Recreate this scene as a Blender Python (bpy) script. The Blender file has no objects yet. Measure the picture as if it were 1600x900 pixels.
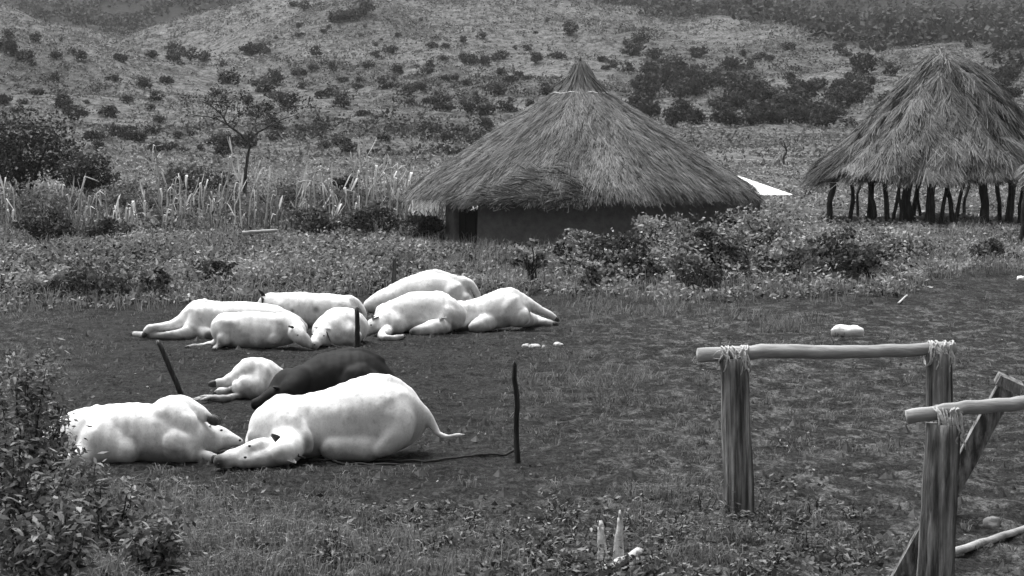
import bpy, math, random
import numpy as np
from mathutils import Vector

R = math.radians
rng = np.random.default_rng(7)
random.seed(7)
scene = bpy.context.scene
col = scene.collection

# ------------------------------------------------------------------ camera
F, HY, H = 3111.0, 255.0, 2.8          # focal length in photo pixels, horizon row, eye height (m)
PITCH = math.atan((450 - HY) / F)
cam_d = bpy.data.cameras.new('camera')
cam_d.sensor_width = 36.0
cam_d.lens = 36.0 * F / 1600.0
cam_d.clip_start = 0.1
cam_d.clip_end = 6000
cam_d.dof.use_dof = True
cam_d.dof.focus_distance = 24.0
cam_d.dof.aperture_fstop = 10.0
cam = bpy.data.objects.new('camera', cam_d)
col.objects.link(cam)
cam.location = (0, 0, H)
cam.rotation_euler = (math.pi / 2 - PITCH, 0, 0)
scene.camera = cam

# ------------------------------------------------------------------ sky, sun, exposure (overcast, black and white film)
SUN_EL, SUN_AZ = 66.0, -38.0            # azimuth measured from +Y (away from camera) towards +X
world = bpy.data.worlds.new('World')
scene.world = world
world.use_nodes = True
wn = world.node_tree
wn.nodes.clear()
sky = wn.nodes.new('ShaderNodeTexSky')
sky.sky_type = 'NISHITA'
sky.sun_disc = False
sky.sun_elevation = R(SUN_EL)
sky.sun_rotation = R(SUN_AZ)
sky.dust_density = 4.0
bw = wn.nodes.new('ShaderNodeRGBToBW')
bg = wn.nodes.new('ShaderNodeBackground')
bg.inputs['Strength'].default_value = 0.06
wo = wn.nodes.new('ShaderNodeOutputWorld')
wn.links.new(sky.outputs[0], bw.inputs[0])
wn.links.new(bw.outputs[0], bg.inputs['Color'])
wn.links.new(bg.outputs[0], wo.inputs['Surface'])
sun_d = bpy.data.lights.new('sun', 'SUN')
sun_d.energy = 1.5
sun_d.angle = R(42)
sun_d.color = (1, 1, 1)
sun = bpy.data.objects.new('sun', sun_d)
col.objects.link(sun)
sdir = Vector((math.sin(R(SUN_AZ)) * math.cos(R(SUN_EL)), math.cos(R(SUN_AZ)) * math.cos(R(SUN_EL)), math.sin(R(SUN_EL))))
sun.rotation_euler = sdir.to_track_quat('Z', 'Y').to_euler()
scene.view_settings.view_transform = 'Standard'
scene.view_settings.look = 'None'
scene.view_settings.gamma = 1.0
scene.view_settings.use_curve_mapping = False
scene.view_settings.exposure = 2.0
scene.cycles.max_bounces = 6
scene.cycles.diffuse_bounces = 3
scene.cycles.transparent_max_bounces = 4

# ------------------------------------------------------------------ helpers: measuring, noise, meshes
def hsh(ix, iy, seed):
    h = (ix.astype(np.int64) * 374761393 + iy.astype(np.int64) * 668265263 + seed * 1442695041) & 0x7fffffff
    h = ((h ^ (h >> 13)) * 1274126177) & 0x7fffffff
    return ((h ^ (h >> 16)) & 0xffff) / 65535.0

def vnoise(x, y, seed=0):
    x = np.asarray(x, float); y = np.asarray(y, float)
    ix = np.floor(x); iy = np.floor(y)
    fx = x - ix; fy = y - iy
    fx = fx * fx * (3 - 2 * fx); fy = fy * fy * (3 - 2 * fy)
    a = hsh(ix, iy, seed); b = hsh(ix + 1, iy, seed); c = hsh(ix, iy + 1, seed); d = hsh(ix + 1, iy + 1, seed)
    return (a * (1 - fx) + b * fx) * (1 - fy) + (c * (1 - fx) + d * fx) * fy

def fbm(x, y, seed=0, octv=4):
    s = 0; a = 0.5; t = 0
    for o in range(octv):
        s = s + a * vnoise(x * 2 ** o, y * 2 ** o, seed + o * 17); t += a; a *= 0.5
    return s / t                                       # 0..1

ZD = np.array([-40, 0, 34, 42, 50, 60, 80, 110, 160, 220, 280, 340, 420, 500, 590, 700, 1000, 1500, 2500], float)
ZZ = np.array([0, 0, 0, .22, .52, .90, 1.2, 1.7, 4.0, 7.6, 12.4, 18, 27.5, 38, 41, 50, 118, 235, 420], float)
def smooth_prof():
    d = np.linspace(-40, 2500, 20001)
    z = np.interp(d, ZD, ZZ)
    out = z.copy()
    cs = np.concatenate([[0], np.cumsum(z)])
    n = len(d); idx = np.arange(n)
    w = np.clip((d * 0.06) / (d[1] - d[0]), 0, None).astype(int)
    lo = np.clip(idx - w, 0, n - 1); hi = np.clip(idx + w, 0, n - 1)
    ww = np.minimum(idx - lo, hi - idx); lo = idx - ww; hi = idx + ww
    return d, (cs[hi + 1] - cs[lo]) / (hi - lo + 1)
PD, PZ = smooth_prof()
# hills: photo column, distance, height, half width across, half depth (m)
HILLS = [(640, 480, 9.5, 62, 70), (-90, 330, 12.5, 27, 60), (1130, 410, 5.0, 30, 40), (697, 300, 2.2, 3.0, 7),
         (190, 460, -7.5, 26, 90), (300, 390, -2.5, 20, 60), (480, 250, 1.2, 16, 25), (1290, 300, 2.2, 12, 22), (1530, 330, 3.0, 14, 25),
         (830, 360, 2.6, 16, 20), (110, 240, 1.5, 9, 20), (360, 190, .8, 8, 12), (930, 560, 4, 30, 40),
         (330, 640, 14, 20, 30), (100, 900, 25, 60, 120), (1500, 900, 30, 160, 150), (620, 330, 1.6, 14, 12)]
def terrain(x, y):
    x = np.asarray(x, float); y = np.asarray(y, float)
    z = np.interp(y, PD, PZ)
    for px, d, a, sx, sd in HILLS:
        hx = (px - 800) / F * d
        z = z + a * np.exp(-((x - hx) / sx) ** 2 - ((y - d) / sd) ** 2)
    far = np.clip((y - 70) / 200, 0, 1)
    z = z + far * (fbm(x / 34, y / 60, 3, 4) - .5) * 11 * np.clip(y / 500, .15, 1.3)
    z = z + far * (fbm(x / 9, y / 16, 5, 3) - .5) * 2.4
    z = z + .40 * np.exp(-((x - 5.6) / 4.2) ** 2 - ((y - 45.5) / 3.2) ** 2)
    mid = np.clip((y - 36) / 6, 0, 1) * (1 - np.clip((y - 56) / 20, 0, 1))
    z = z + mid * (fbm(x / 2.3, y / 2.3, 8, 3) - .45) * .38
    # shallow hoof-poached relief in the yard
    near = 1 - np.clip((y - 45) / 30, 0, 1)
    z = z + near * ((fbm(x / .9, y / .9, 21, 3) - .5) * .11 + (fbm(x / .24, y / .24, 31, 3) - .5) * .10)
    return z

def GP(px, py):
    """flat yard point (x, y) seen at a photo pixel"""
    d = F * H / (py - HY)
    return (px - 800) / F * d, d
def W(px, py, d):
    """world point measured at a photo pixel and a distance d"""
    return np.array([(px - 800) / F * d, d, H - (py - HY) / F * d])
def PX(x, y, z):
    return 800 + x / y * F, HY + (H - z) / y * F

def mesh_np(name, V, faces_per, nv, shade=None, smooth=False):
    """V (n*nv,3) ; each run of nv verts is one face (nv = 3 or 4)"""
    me = bpy.data.meshes.new(name)
    V = np.ascontiguousarray(V, dtype=np.float32).reshape(-1, 3)
    n = len(V) // nv
    me.vertices.add(len(V)); me.vertices.foreach_set('co', V.ravel())
    me.loops.add(n * nv); me.loops.foreach_set('vertex_index', np.arange(n * nv, dtype=np.int32))
    me.polygons.add(n)
    me.polygons.foreach_set('loop_start', np.arange(0, n * nv, nv, dtype=np.int32))
    if shade is not None:
        at = me.attributes.new('tone', 'FLOAT', 'FACE')
        at.data.foreach_set('value', np.ascontiguousarray(shade, dtype=np.float32))
    me.update(calc_edges=True)
    if smooth: me.polygons.foreach_set('use_smooth', np.ones(n, bool))
    return me

def mesh_idx(name, V, Fc, smooth=True, tone=None):
    me = bpy.data.meshes.new(name)
    me.from_pydata([tuple(map(float, v)) for v in V], [], [tuple(map(int, f)) for f in Fc])
    if tone is not None:
        at = me.attributes.new('tone', 'FLOAT', 'POINT')
        at.data.foreach_set('value', np.ascontiguousarray(tone, dtype=np.float32))
    if smooth: me.polygons.foreach_set('use_smooth', np.ones(len(me.polygons), bool))
    me.update()
    return me

def grid_mesh(name, X, Y, Z, smooth=True, tones=None):
    r, c = X.shape
    V = np.stack([X, Y, Z], -1).reshape(-1, 3).astype(np.float32)
    i = np.arange(r * c).reshape(r, c)
    Q = np.stack([i[:-1, :-1], i[:-1, 1:], i[1:, 1:], i[1:, :-1]], -1).reshape(-1, 4).astype(np.int32)
    me = bpy.data.meshes.new(name)
    me.vertices.add(len(V)); me.vertices.foreach_set('co', V.ravel())
    me.loops.add(Q.size); me.loops.foreach_set('vertex_index', Q.ravel())
    me.polygons.add(len(Q)); me.polygons.foreach_set('loop_start', np.arange(0, Q.size, 4, dtype=np.int32))
    if tones:
        for k, v in tones.items():
            at = me.attributes.new(k, 'FLOAT', 'POINT'); at.data.foreach_set('value', np.ascontiguousarray(v.ravel(), dtype=np.float32))
    me.update(calc_edges=True)
    if smooth: me.polygons.foreach_set('use_smooth', np.ones(len(Q), bool))
    return me

def obj(name, me, mat, parent=None, loc=None, kind=None, label=None, cat=None, group=None):
    o = bpy.data.objects.new(name, me)
    col.objects.link(o)
    if me is not None and mat is not None and len(me.materials) == 0: me.materials.append(mat)
    if parent is not None:
        o.parent = parent
        pl = parent.matrix_basis.translation
        if parent.parent is not None: pl = pl + parent.parent.matrix_basis.translation
        if loc is None: o.location = -pl            # mesh given in world coordinates
        else: o.location = Vector(loc) - pl
    elif loc is not None: o.location = loc
    if kind: o['kind'] = kind
    if label: o['label'] = label
    if cat: o['category'] = cat
    if group: o['group'] = group
    return o

def thing(name, label, cat, loc=(0, 0, 0), group=None):
    return obj(name, None, None, None, Vector([float(v) for v in loc]), None, label, cat, group)

def tube(pts, rad, seg=8, cap=True, jitter=0.0, flute=0.0, seed=1):
    """tapered tube along points -> verts, faces"""
    pts = [np.array(p, float) for p in pts]
    n = len(pts)
    rg = np.random.default_rng(seed)
    V = []; Fc = []
    ref = np.array([0.31, 0.22, 0.92])
    lob = 1 + flute * (rg.random(seg) - .5) * 2
    for i in range(n):
        t = pts[min(i + 1, n - 1)] - pts[max(i - 1, 0)]
        t = t / (np.linalg.norm(t) + 1e-9)
        a = np.cross(t, ref)
        if np.linalg.norm(a) < .1: a = np.cross(t, [1, 0, 0])
        a /= np.linalg.norm(a); b = np.cross(t, a)
        for k in range(seg):
            an = 2 * math.pi * k / seg
            r = rad[i] * lob[k] * (1 + jitter * (rg.random() - .5) * 2)
            V.append(pts[i] + r * (math.cos(an) * a + math.sin(an) * b))
    for i in range(n - 1):
        for k in range(seg):
            k2 = (k + 1) % seg
            Fc.append((i * seg + k, i * seg + k2, (i + 1) * seg + k2, (i + 1) * seg + k))
    if cap:
        Fc.append(tuple(range(seg - 1, -1, -1)))
        Fc.append(tuple((n - 1) * seg + k for k in range(seg)))
    return V, Fc

class MB:
    def __init__(s): s.V = []; s.F = []
    def add(s, vf):
        o = len(s.V); s.V += list(vf[0]); s.F += [tuple(i + o for i in f) for f in vf[1]]
        return s
    def mesh(s, name, smooth=True): return mesh_idx(name, s.V, s.F, smooth)

def subdiv_path(pts, rad, n, wob, seed=0):
    """resample a polyline with a little crookedness"""
    pts = np.array(pts, float); rad = np.array(rad, float)
    L = np.concatenate([[0], np.cumsum(np.linalg.norm(np.diff(pts, axis=0), axis=1))])
    t = np.linspace(0, L[-1], n)
    out = np.stack([np.interp(t, L, pts[:, k]) for k in range(3)], -1)
    rr = np.interp(t, L, rad)
    rg = np.random.default_rng(seed)
    w = rg.normal(0, wob, (n, 3)); w[0] = 0; w[-1] *= .5
    w = (w + np.roll(w, 1, 0)) * .5
    return out + w, rr

# ------------------------------------------------------------------ materials (grey: the photograph is black and white)
def new_mat(name):
    m = bpy.data.materials.new(name); m.use_nodes = True
    nt = m.node_tree; nt.nodes.clear()
    out = nt.nodes.new('ShaderNodeOutputMaterial')
    return m, nt, out
def N(nt, t, **kw):
    n = nt.nodes.new(t)
    for k, v in kw.items(): setattr(n, k, v)
    return n
def noise(nt, scale, detail=5, rough=.6, coord=None, dist=0.0):
    n = N(nt, 'ShaderNodeTexNoise'); n.inputs['Scale'].default_value = scale
    n.inputs['Detail'].default_value = detail; n.inputs['Roughness'].default_value = rough
    n.inputs['Distortion'].default_value = dist
    if coord is not None: nt.links.new(coord, n.inputs['Vector'])
    return n
def maprange(nt, src, a, b, c, d):
    n = N(nt, 'ShaderNodeMapRange')
    for i, v in zip((1, 2, 3, 4), (a, b, c, d)): n.inputs[i].default_value = v
    nt.links.new(src, n.inputs[0]); return n.outputs[0]
def mathn(nt, op, a, b=None, c=None):
    n = N(nt, 'ShaderNodeMath', operation=op)
    for i, v in enumerate((a, b, c)):
        if v is None: continue
        if isinstance(v, (int, float)): n.inputs[i].default_value = v
        else: nt.links.new(v, n.inputs[i])
    return n.outputs[0]
def attr(nt, name):
    n = N(nt, 'ShaderNodeAttribute'); n.attribute_name = name
    return n.outputs['Fac']
def bump(nt, h, strength, dist):
    n = N(nt, 'ShaderNodeBump'); n.inputs['Strength'].default_value = strength
    n.inputs['Distance'].default_value = dist
    nt.links.new(h, n.inputs['Height']); return n.outputs[0]
def geo(nt, scale=None):
    g = N(nt, 'ShaderNodeNewGeometry').outputs['Position']
    if scale is None: return g
    mp = N(nt, 'ShaderNodeMapping'); mp.inputs['Scale'].default_value = scale
    nt.links.new(g, mp.inputs[0]); return mp.outputs[0]
def objco(nt, scale=None):
    g = N(nt, 'ShaderNodeTexCoord').outputs['Object']
    if scale is None: return g
    mp = N(nt, 'ShaderNodeMapping'); mp.inputs['Scale'].default_value = scale
    nt.links.new(g, mp.inputs[0]); return mp.outputs[0]
def pbsdf(nt, out, colr, rough=.85, nrm=None, spec=.25):
    p = N(nt, 'ShaderNodeBsdfPrincipled')
    p.inputs['Roughness'].default_value = rough
    p.inputs['Specular IOR Level'].default_value = spec
    if isinstance(colr, (int, float)): p.inputs['Base Color'].default_value = (colr, colr, colr, 1)
    else: nt.links.new(colr, p.inputs['Base Color'])
    if nrm is not None: nt.links.new(nrm, p.inputs['Normal'])
    nt.links.new(p.outputs[0], out.inputs['Surface'])
    return p

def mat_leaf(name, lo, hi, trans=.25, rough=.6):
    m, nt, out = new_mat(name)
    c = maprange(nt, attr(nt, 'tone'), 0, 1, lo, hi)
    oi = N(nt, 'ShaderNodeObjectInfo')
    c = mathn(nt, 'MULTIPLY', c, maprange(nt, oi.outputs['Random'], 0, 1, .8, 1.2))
    d = N(nt, 'ShaderNodeBsdfPrincipled'); d.inputs['Roughness'].default_value = rough
    d.inputs['Specular IOR Level'].default_value = .12
    nt.links.new(c, d.inputs['Base Color'])
    t = N(nt, 'ShaderNodeBsdfTranslucent'); nt.links.new(c, t.inputs['Color'])
    mx = N(nt, 'ShaderNodeMixShader'); mx.inputs[0].default_value = trans
    nt.links.new(d.outputs[0], mx.inputs[1]); nt.links.new(t.outputs[0], mx.inputs[2])
    nt.links.new(mx.outputs[0], out.inputs['Surface'])
    return m

def mat_plain(name, lo, hi, scale, rough=.85, bstr=.5, bdist=.01, stretch=None, spec=.2, detail=6):
    m, nt, out = new_mat(name)
    n = noise(nt, scale, detail, .65, objco(nt, stretch) if stretch else geo(nt))
    c = maprange(nt, n.outputs[0], .3, .7, lo, hi)
    pbsdf(nt, out, c, rough, bump(nt, n.outputs[0], bstr, bdist), spec)
    return m

def mat_ground():
    m, nt, out = new_mat('ground_soil')
    g = geo(nt)
    n1 = noise(nt, 1.1, 6, .65, g); n2 = noise(nt, 9.0, 6, .7, g); n3 = noise(nt, 55.0, 4, .7, g)
    soil = mathn(nt, 'ADD', maprange(nt, n1.outputs[0], .32, .68, .006, .040), maprange(nt, n2.outputs[0], .38, .66, -.012, .034))
    n4 = noise(nt, 22.0, 5, .75, geo(nt, (1, .55, 1)))
    soil = mathn(nt, 'ADD', soil, maprange(nt, n4.outputs[0], .42, .66, -.014, .045))
    soil = mathn(nt, 'ADD', soil, maprange(nt, n3.outputs[0], .45, .75, -.010, .060))
    soil = mathn(nt, 'MAXIMUM', mathn(nt, 'MULTIPLY', soil, .62), .005)
    # dry trodden turf: paler, broken up by bare earth
    n5 = noise(nt, 3.2, 7, .75, geo(nt, (1, .6, 1)))
    turf = mathn(nt, 'MULTIPLY', attr(nt, 'turf'), maprange(nt, n5.outputs[0], .49, .60, .0, 1.0))
    tcol = mathn(nt, 'ADD', maprange(nt, n4.outputs[0], .38, .62, .04, .26), maprange(nt, n3.outputs[0], .42, .68, -.04, .13))
    mt = N(nt, 'ShaderNodeMix'); mt.data_type = 'FLOAT'
    nt.links.new(turf, mt.inputs[0]); nt.links.new(soil, mt.inputs[2]); nt.links.new(tcol, mt.inputs[3]); soil = mt.outputs[0]
    # grassy slopes far away
    h1 = noise(nt, .035, 7, .7, g); h2 = noise(nt, .5, 9, .85, g); h3 = noise(nt, 1.3, 6, .85, geo(nt, (1, .3, 1)))
    hill = mathn(nt, 'ADD', maprange(nt, h1.outputs[0], .30, .70, .078, .125), maprange(nt, h2.outputs[0], .40, .60, -.07, .045))
    hill = mathn(nt, 'ADD', hill, maprange(nt, h3.outputs[0], .40, .60, -.06, .05))
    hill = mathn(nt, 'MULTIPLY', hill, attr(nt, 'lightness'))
    hill = mathn(nt, 'MAXIMUM', hill, .012)
    mx = N(nt, 'ShaderNodeMix'); mx.data_type = 'FLOAT'
    nt.links.new(attr(nt, 'slope'), mx.inputs[0]); nt.links.new(soil, mx.inputs[2]); nt.links.new(hill, mx.inputs[3])
    hh = mathn(nt, 'ADD', n2.outputs[0], mathn(nt, 'MULTIPLY', n3.outputs[0], .45))
    b1 = bump(nt, hh, 1.0, .11)
    pbsdf(nt, out, mx.outputs[0], .92, b1, .12)
    return m

def mat_hide(name, lo, hi, patch=0.0):
    m, nt, out = new_mat(name)
    o = objco(nt)
    n1 = noise(nt, 3.0, 4, .55, o); n2 = noise(nt, 60, 4, .7, o); n3 = noise(nt, 11, 5, .65, o)
    c = maprange(nt, n1.outputs[0], .3, .7, lo, hi)
    c = mathn(nt, 'MULTIPLY', c, maprange(nt, n2.outputs[0], .3, .7, .86, 1.06))
    c = mathn(nt, 'MULTIPLY', c, maprange(nt, n3.outputs[0], .58, .8, 1.0, .72))
    n6 = noise(nt, 26, 5, .75, objco(nt, (1, 1, .5)))
    c = mathn(nt, 'MULTIPLY', c, maprange(nt, n6.outputs[0], .52, .76, 1.0, .72))
    # 'tone' holds dark skin (muzzle, udder, hock), mud, and shade painted low on the flank
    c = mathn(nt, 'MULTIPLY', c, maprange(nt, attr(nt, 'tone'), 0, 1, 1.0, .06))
    h = mathn(nt, 'ADD', mathn(nt, 'MULTIPLY', n2.outputs[0], .35), n3.outputs[0])
    p = pbsdf(nt, out, c, .75, bump(nt, h, .35, .012), .2)
    p.inputs['Sheen Weight'].default_value = .1 if hi > .3 else 0
    if hi < .3: p.inputs['Specular IOR Level'].default_value = .08; p.inputs['Roughness'].default_value = .7
    return m

def mat_wood(name, lo, hi, rough=.85):
    """long grain along local/world Z"""
    m, nt, out = new_mat(name)
    o = geo(nt, (1, 1, .045))
    n1 = noise(nt, 24, 6, .65, o, .2); n2 = noise(nt, 9, 5, .65, geo(nt, (1, 1, .3))); n3 = noise(nt, 120, 3, .6, o)
    c = mathn(nt, 'MULTIPLY', maprange(nt, n1.outputs[0], .40, .64, lo, hi), maprange(nt, n2.outputs[0], .32, .68, .55, 1.4))
    c = mathn(nt, 'MULTIPLY', c, maprange(nt, n3.outputs[0], .3, .7, .8, 1.15))
    pbsdf(nt, out, c, rough, bump(nt, n1.outputs[0], 1.0, .04), .2)
    return m

M = dict(
    ground=mat_ground(),
    white=mat_hide('white_hide', .62, .82), black=mat_hide('dark_hide', .014, .022),
    skin=mat_plain('dark_skin', .015, .04, 20, .5),
    hoof=mat_plain('hoof_horn', .02, .06, 30, .5),
    palehorn=mat_plain('pale_horn', .3, .5, 30, .5),
    eye=mat_plain('eye_dark', .006, .012, 10, .25, .1, .002, None, .5),
    wood=mat_wood('weathered_post', .06, .34), bark=mat_wood('dark_stake', .015, .05),
    snag=mat_wood('dead_bark', .025, .09),
    rail=mat_plain('peeled_rail', .17, .42, 14, .8, .8, .015, (.16, 1, 1)),
    rope=mat_plain('bark_rope', .30, .62, 60, .8), darkrope=mat_plain('tether_rope', .018, .05, 60, .9),
    pale=mat_plain('pale_dead_wood', .26, .68, 22, .8, .8, .02),
    stone=mat_plain('pale_stone', .55, .85, 8, .8, .6, .02), greystone=mat_plain('grey_stone', .14, .28, 12, .85, .7, .02),
    metal=mat_plain('white_sheet_roof', .74, .86, 2.5, .5, .1, .01, None, .4),
    mud=mat_plain('mud_wall', .11, .19, 5, .95, .6, .04), door=mat_plain('dark_door', .006, .012, 9, .9),
    thatch=mat_leaf('thatch_straw', .045, .27, .08, .8), thatch2=mat_leaf('bleached_thatch_straw', .04, .31, .08, .8),
    under=mat_plain('thatch_underlay', .04, .11, 12, .95),
    darkthatch=mat_leaf('dark_thatch_straw', .03, .16, .05, .85),
    weed=mat_leaf('weed_leaf', .02, .50, .25), grass=mat_leaf('grass_blade', .05, .36, .25, .7),
    bush=mat_leaf('bush_leaf', .018, .17, .2), dark=mat_leaf('dark_leaf', .010, .07, .15),
    fore=mat_leaf('broad_leaf', .02, .29, .25, .55), far=mat_leaf('far_leaf', .016, .085, .15, .8), slope=mat_leaf('slope_grass', .035, .19, .2, .8),
    straw=mat_leaf('dry_maize', .22, .78, .25, .8), drygrass=mat_leaf('rank_grass', .02, .20, .25, .8),
    maizeweed=mat_leaf('maize_weed_leaf', .02, .26, .25), litter=mat_leaf('fallen_leaf', .10, .30, .1, .7),
)

# ------------------------------------------------------------------ ground: one sheet from behind the camera to the far slopes
def build_ground():
    d = [-30.0]
    while d[-1] < 1200:
        c = d[-1]
        st = 1.5 if c < 8 else (.075 if c < 40 else (.075 + (c - 40) * .014))
        d.append(c + st)
    d = np.array(d)
    u = np.linspace(-1, 1, 311)
    u = .62 * u + .38 * u ** 3
    D, U = np.meshgrid(d, u, indexing='ij')
    X = U * (np.maximum(D, 0) * .52 + 9 + np.clip(8 - D, 0, 40) * .8)
    Z = terrain(X, D)
    slope = np.clip((D - 44 + (fbm(X / 5, D / 5, 4, 3) - .5) * 14) / 14, 0, 1)
    px, py = 800 + X / np.maximum(D, 5) * F, HY + (H - Z) / np.maximum(D, 5) * F
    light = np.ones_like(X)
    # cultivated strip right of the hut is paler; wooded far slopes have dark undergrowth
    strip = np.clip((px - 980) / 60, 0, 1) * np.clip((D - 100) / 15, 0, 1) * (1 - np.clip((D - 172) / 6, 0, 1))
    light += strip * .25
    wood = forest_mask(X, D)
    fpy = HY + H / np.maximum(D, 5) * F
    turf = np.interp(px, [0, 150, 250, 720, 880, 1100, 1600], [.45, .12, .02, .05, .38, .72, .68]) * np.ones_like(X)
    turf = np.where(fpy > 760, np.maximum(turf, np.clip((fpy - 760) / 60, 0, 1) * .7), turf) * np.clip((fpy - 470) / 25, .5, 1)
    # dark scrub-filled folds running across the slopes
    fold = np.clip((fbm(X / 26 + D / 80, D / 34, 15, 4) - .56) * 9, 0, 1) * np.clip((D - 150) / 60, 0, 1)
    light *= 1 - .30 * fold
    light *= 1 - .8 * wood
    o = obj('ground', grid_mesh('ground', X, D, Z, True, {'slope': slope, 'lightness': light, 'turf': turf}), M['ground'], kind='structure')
    return o
def forest_mask(X, D):
    px = 800 + X / np.maximum(D, 5) * F
    n = fbm(X / 30, D / 50, 12, 4) - .5
    ds = np.interp(px, [850, 950, 1050, 1300, 1600, 2000], [600, 530, 450, 365, 315, 300])
    right = np.clip((px - 880 + n * 300) / 60, 0, 1) * np.clip((D - ds + n * 120) / 25, 0, 1)
    left = np.clip((440 - px + n * 200) / 60, 0, 1) * np.clip((D - 545 + n * 60) / 15, 0, 1)
    return np.clip(right + left, 0, 1)
build_ground()

# ------------------------------------------------------------------ foliage generators
def leaf_quads(P, size, up=.3, aspect=2.0, rg=rng, fold=.0, dirs=None):
    """rhombic leaves centred at P"""
    n = len(P)
    a = rg.normal(size=(n, 3)) if dirs is None else dirs + rg.normal(size=(n, 3)) * .35
    a[:, 2] *= (1 - up); a /= np.linalg.norm(a, axis=1, keepdims=True)
    b = rg.normal(size=(n, 3)); b -= a * (a * b).sum(1, keepdims=True); b /= np.linalg.norm(b, axis=1, keepdims=True)
    s = size * (.6 + .8 * rg.random(n))[:, None] if np.isscalar(size) else (size * (.6 + .8 * rg.random(n)))[:, None]
    L = a * s * .5; Wd = b * s * .5 / aspect
    return np.stack([P - L, P - L * .1 + Wd, P + L, P - L * .1 - Wd], 1)

def crown_pts(n, nclump, rx, ry, rz, clump, rg, flat_bottom=.3):
    """leaf positions grouped in clumps through an uneven crown volume, centre at origin"""
    c = rg.normal(size=(nclump, 3)); c /= np.linalg.norm(c, axis=1, keepdims=True)
    c *= (.35 + .65 * rg.random(nclump) ** .5)[:, None]
    c[:, 2] = np.where(c[:, 2] < -flat_bottom, -flat_bottom + (c[:, 2] + flat_bottom) * .3, c[:, 2])
    c *= (.8 + .4 * rg.random(nclump))[:, None]
    c *= np.array([rx, ry, rz])
    k = rg.integers(0, nclump, n)
    o = rg.normal(size=(n, 3)); o /= np.linalg.norm(o, axis=1, keepdims=True)
    o *= (rg.random(n) ** .4)[:, None] * clump * np.array([1, 1, .75])
    return c[k] + o, k, c

def blades(P, hgt, wid, lean, rg=rng):
    """grass blades: bent, two faces (quad + tip as degenerate-free quad)"""
    n = len(P)
    an = rg.random(n) * 2 * math.pi
    wv = np.stack([np.cos(an), np.sin(an), 0 * an], 1) * (wid * .5 * np.ones(n))[:, None]
    la = rg.random(n) * 2 * math.pi
    ln = (lean * rg.random(n) * hgt)[:, None] * np.stack([np.cos(la), np.sin(la), 0 * la], 1)
    up = np.zeros((n, 3)); up[:, 2] = hgt
    m = P + up * .6 + ln * .35
    t = P + up * max(.6, 1 - .3 * lean) + ln
    q1 = np.stack([P - wv, P + wv, m + wv * .75, m - wv * .75], 1)
    q2 = np.stack([m - wv * .75, m + wv * .75, t + wv * .08, t - wv * .08], 1)
    return np.concatenate([q1, q2], 0)

# ------------------------------------------------------------------ thatch
def straw_quads(P, dirv, nrm, length, width, rg, lift=.0):
    n = len(P)
    side = np.cross(dirv, nrm); side /= np.linalg.norm(side, axis=1, keepdims=True)
    tw = (rg.random(n) - .5)[:, None] * 1.2
    side = side + nrm * tw; side /= np.linalg.norm(side, axis=1, keepdims=True)
    L = (length * (.6 + .7 * rg.random(n)))[:, None]
    wv = side * (width * (.6 + .8 * rg.random(n)))[:, None] * .5
    e = P + dirv * L + nrm * (lift * rg.random(n))[:, None]
    return np.stack([P - wv, P + wv, e + wv * .6, e - wv * .6], 1)

def lathe_profile(profile, n):
    p = np.array(profile, float)
    L = np.concatenate([[0], np.cumsum(np.linalg.norm(np.diff(p, axis=0), axis=1))]); L /= L[-1]
    t = np.linspace(0, 1, n)
    return np.interp(t, L, p[:, 0]), np.interp(t, L, p[:, 1])

def roof_surface(cx, cy, prof, rfun, n=60, m=140, drop=0.0):
    """surface of revolution with an uneven outline; returns grids"""
    r, z = lathe_profile(prof, n)
    th = np.linspace(0, 2 * math.pi, m)
    Rr, T = np.meshgrid(r, th, indexing='ij'); Zz, _ = np.meshgrid(z, th, indexing='ij')
    k = rfun(T, Rr / r[-1])
    X = cx + Rr * k * np.cos(T); Y = cy + Rr * k * np.sin(T)
    return X, Y, Zz - drop

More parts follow.
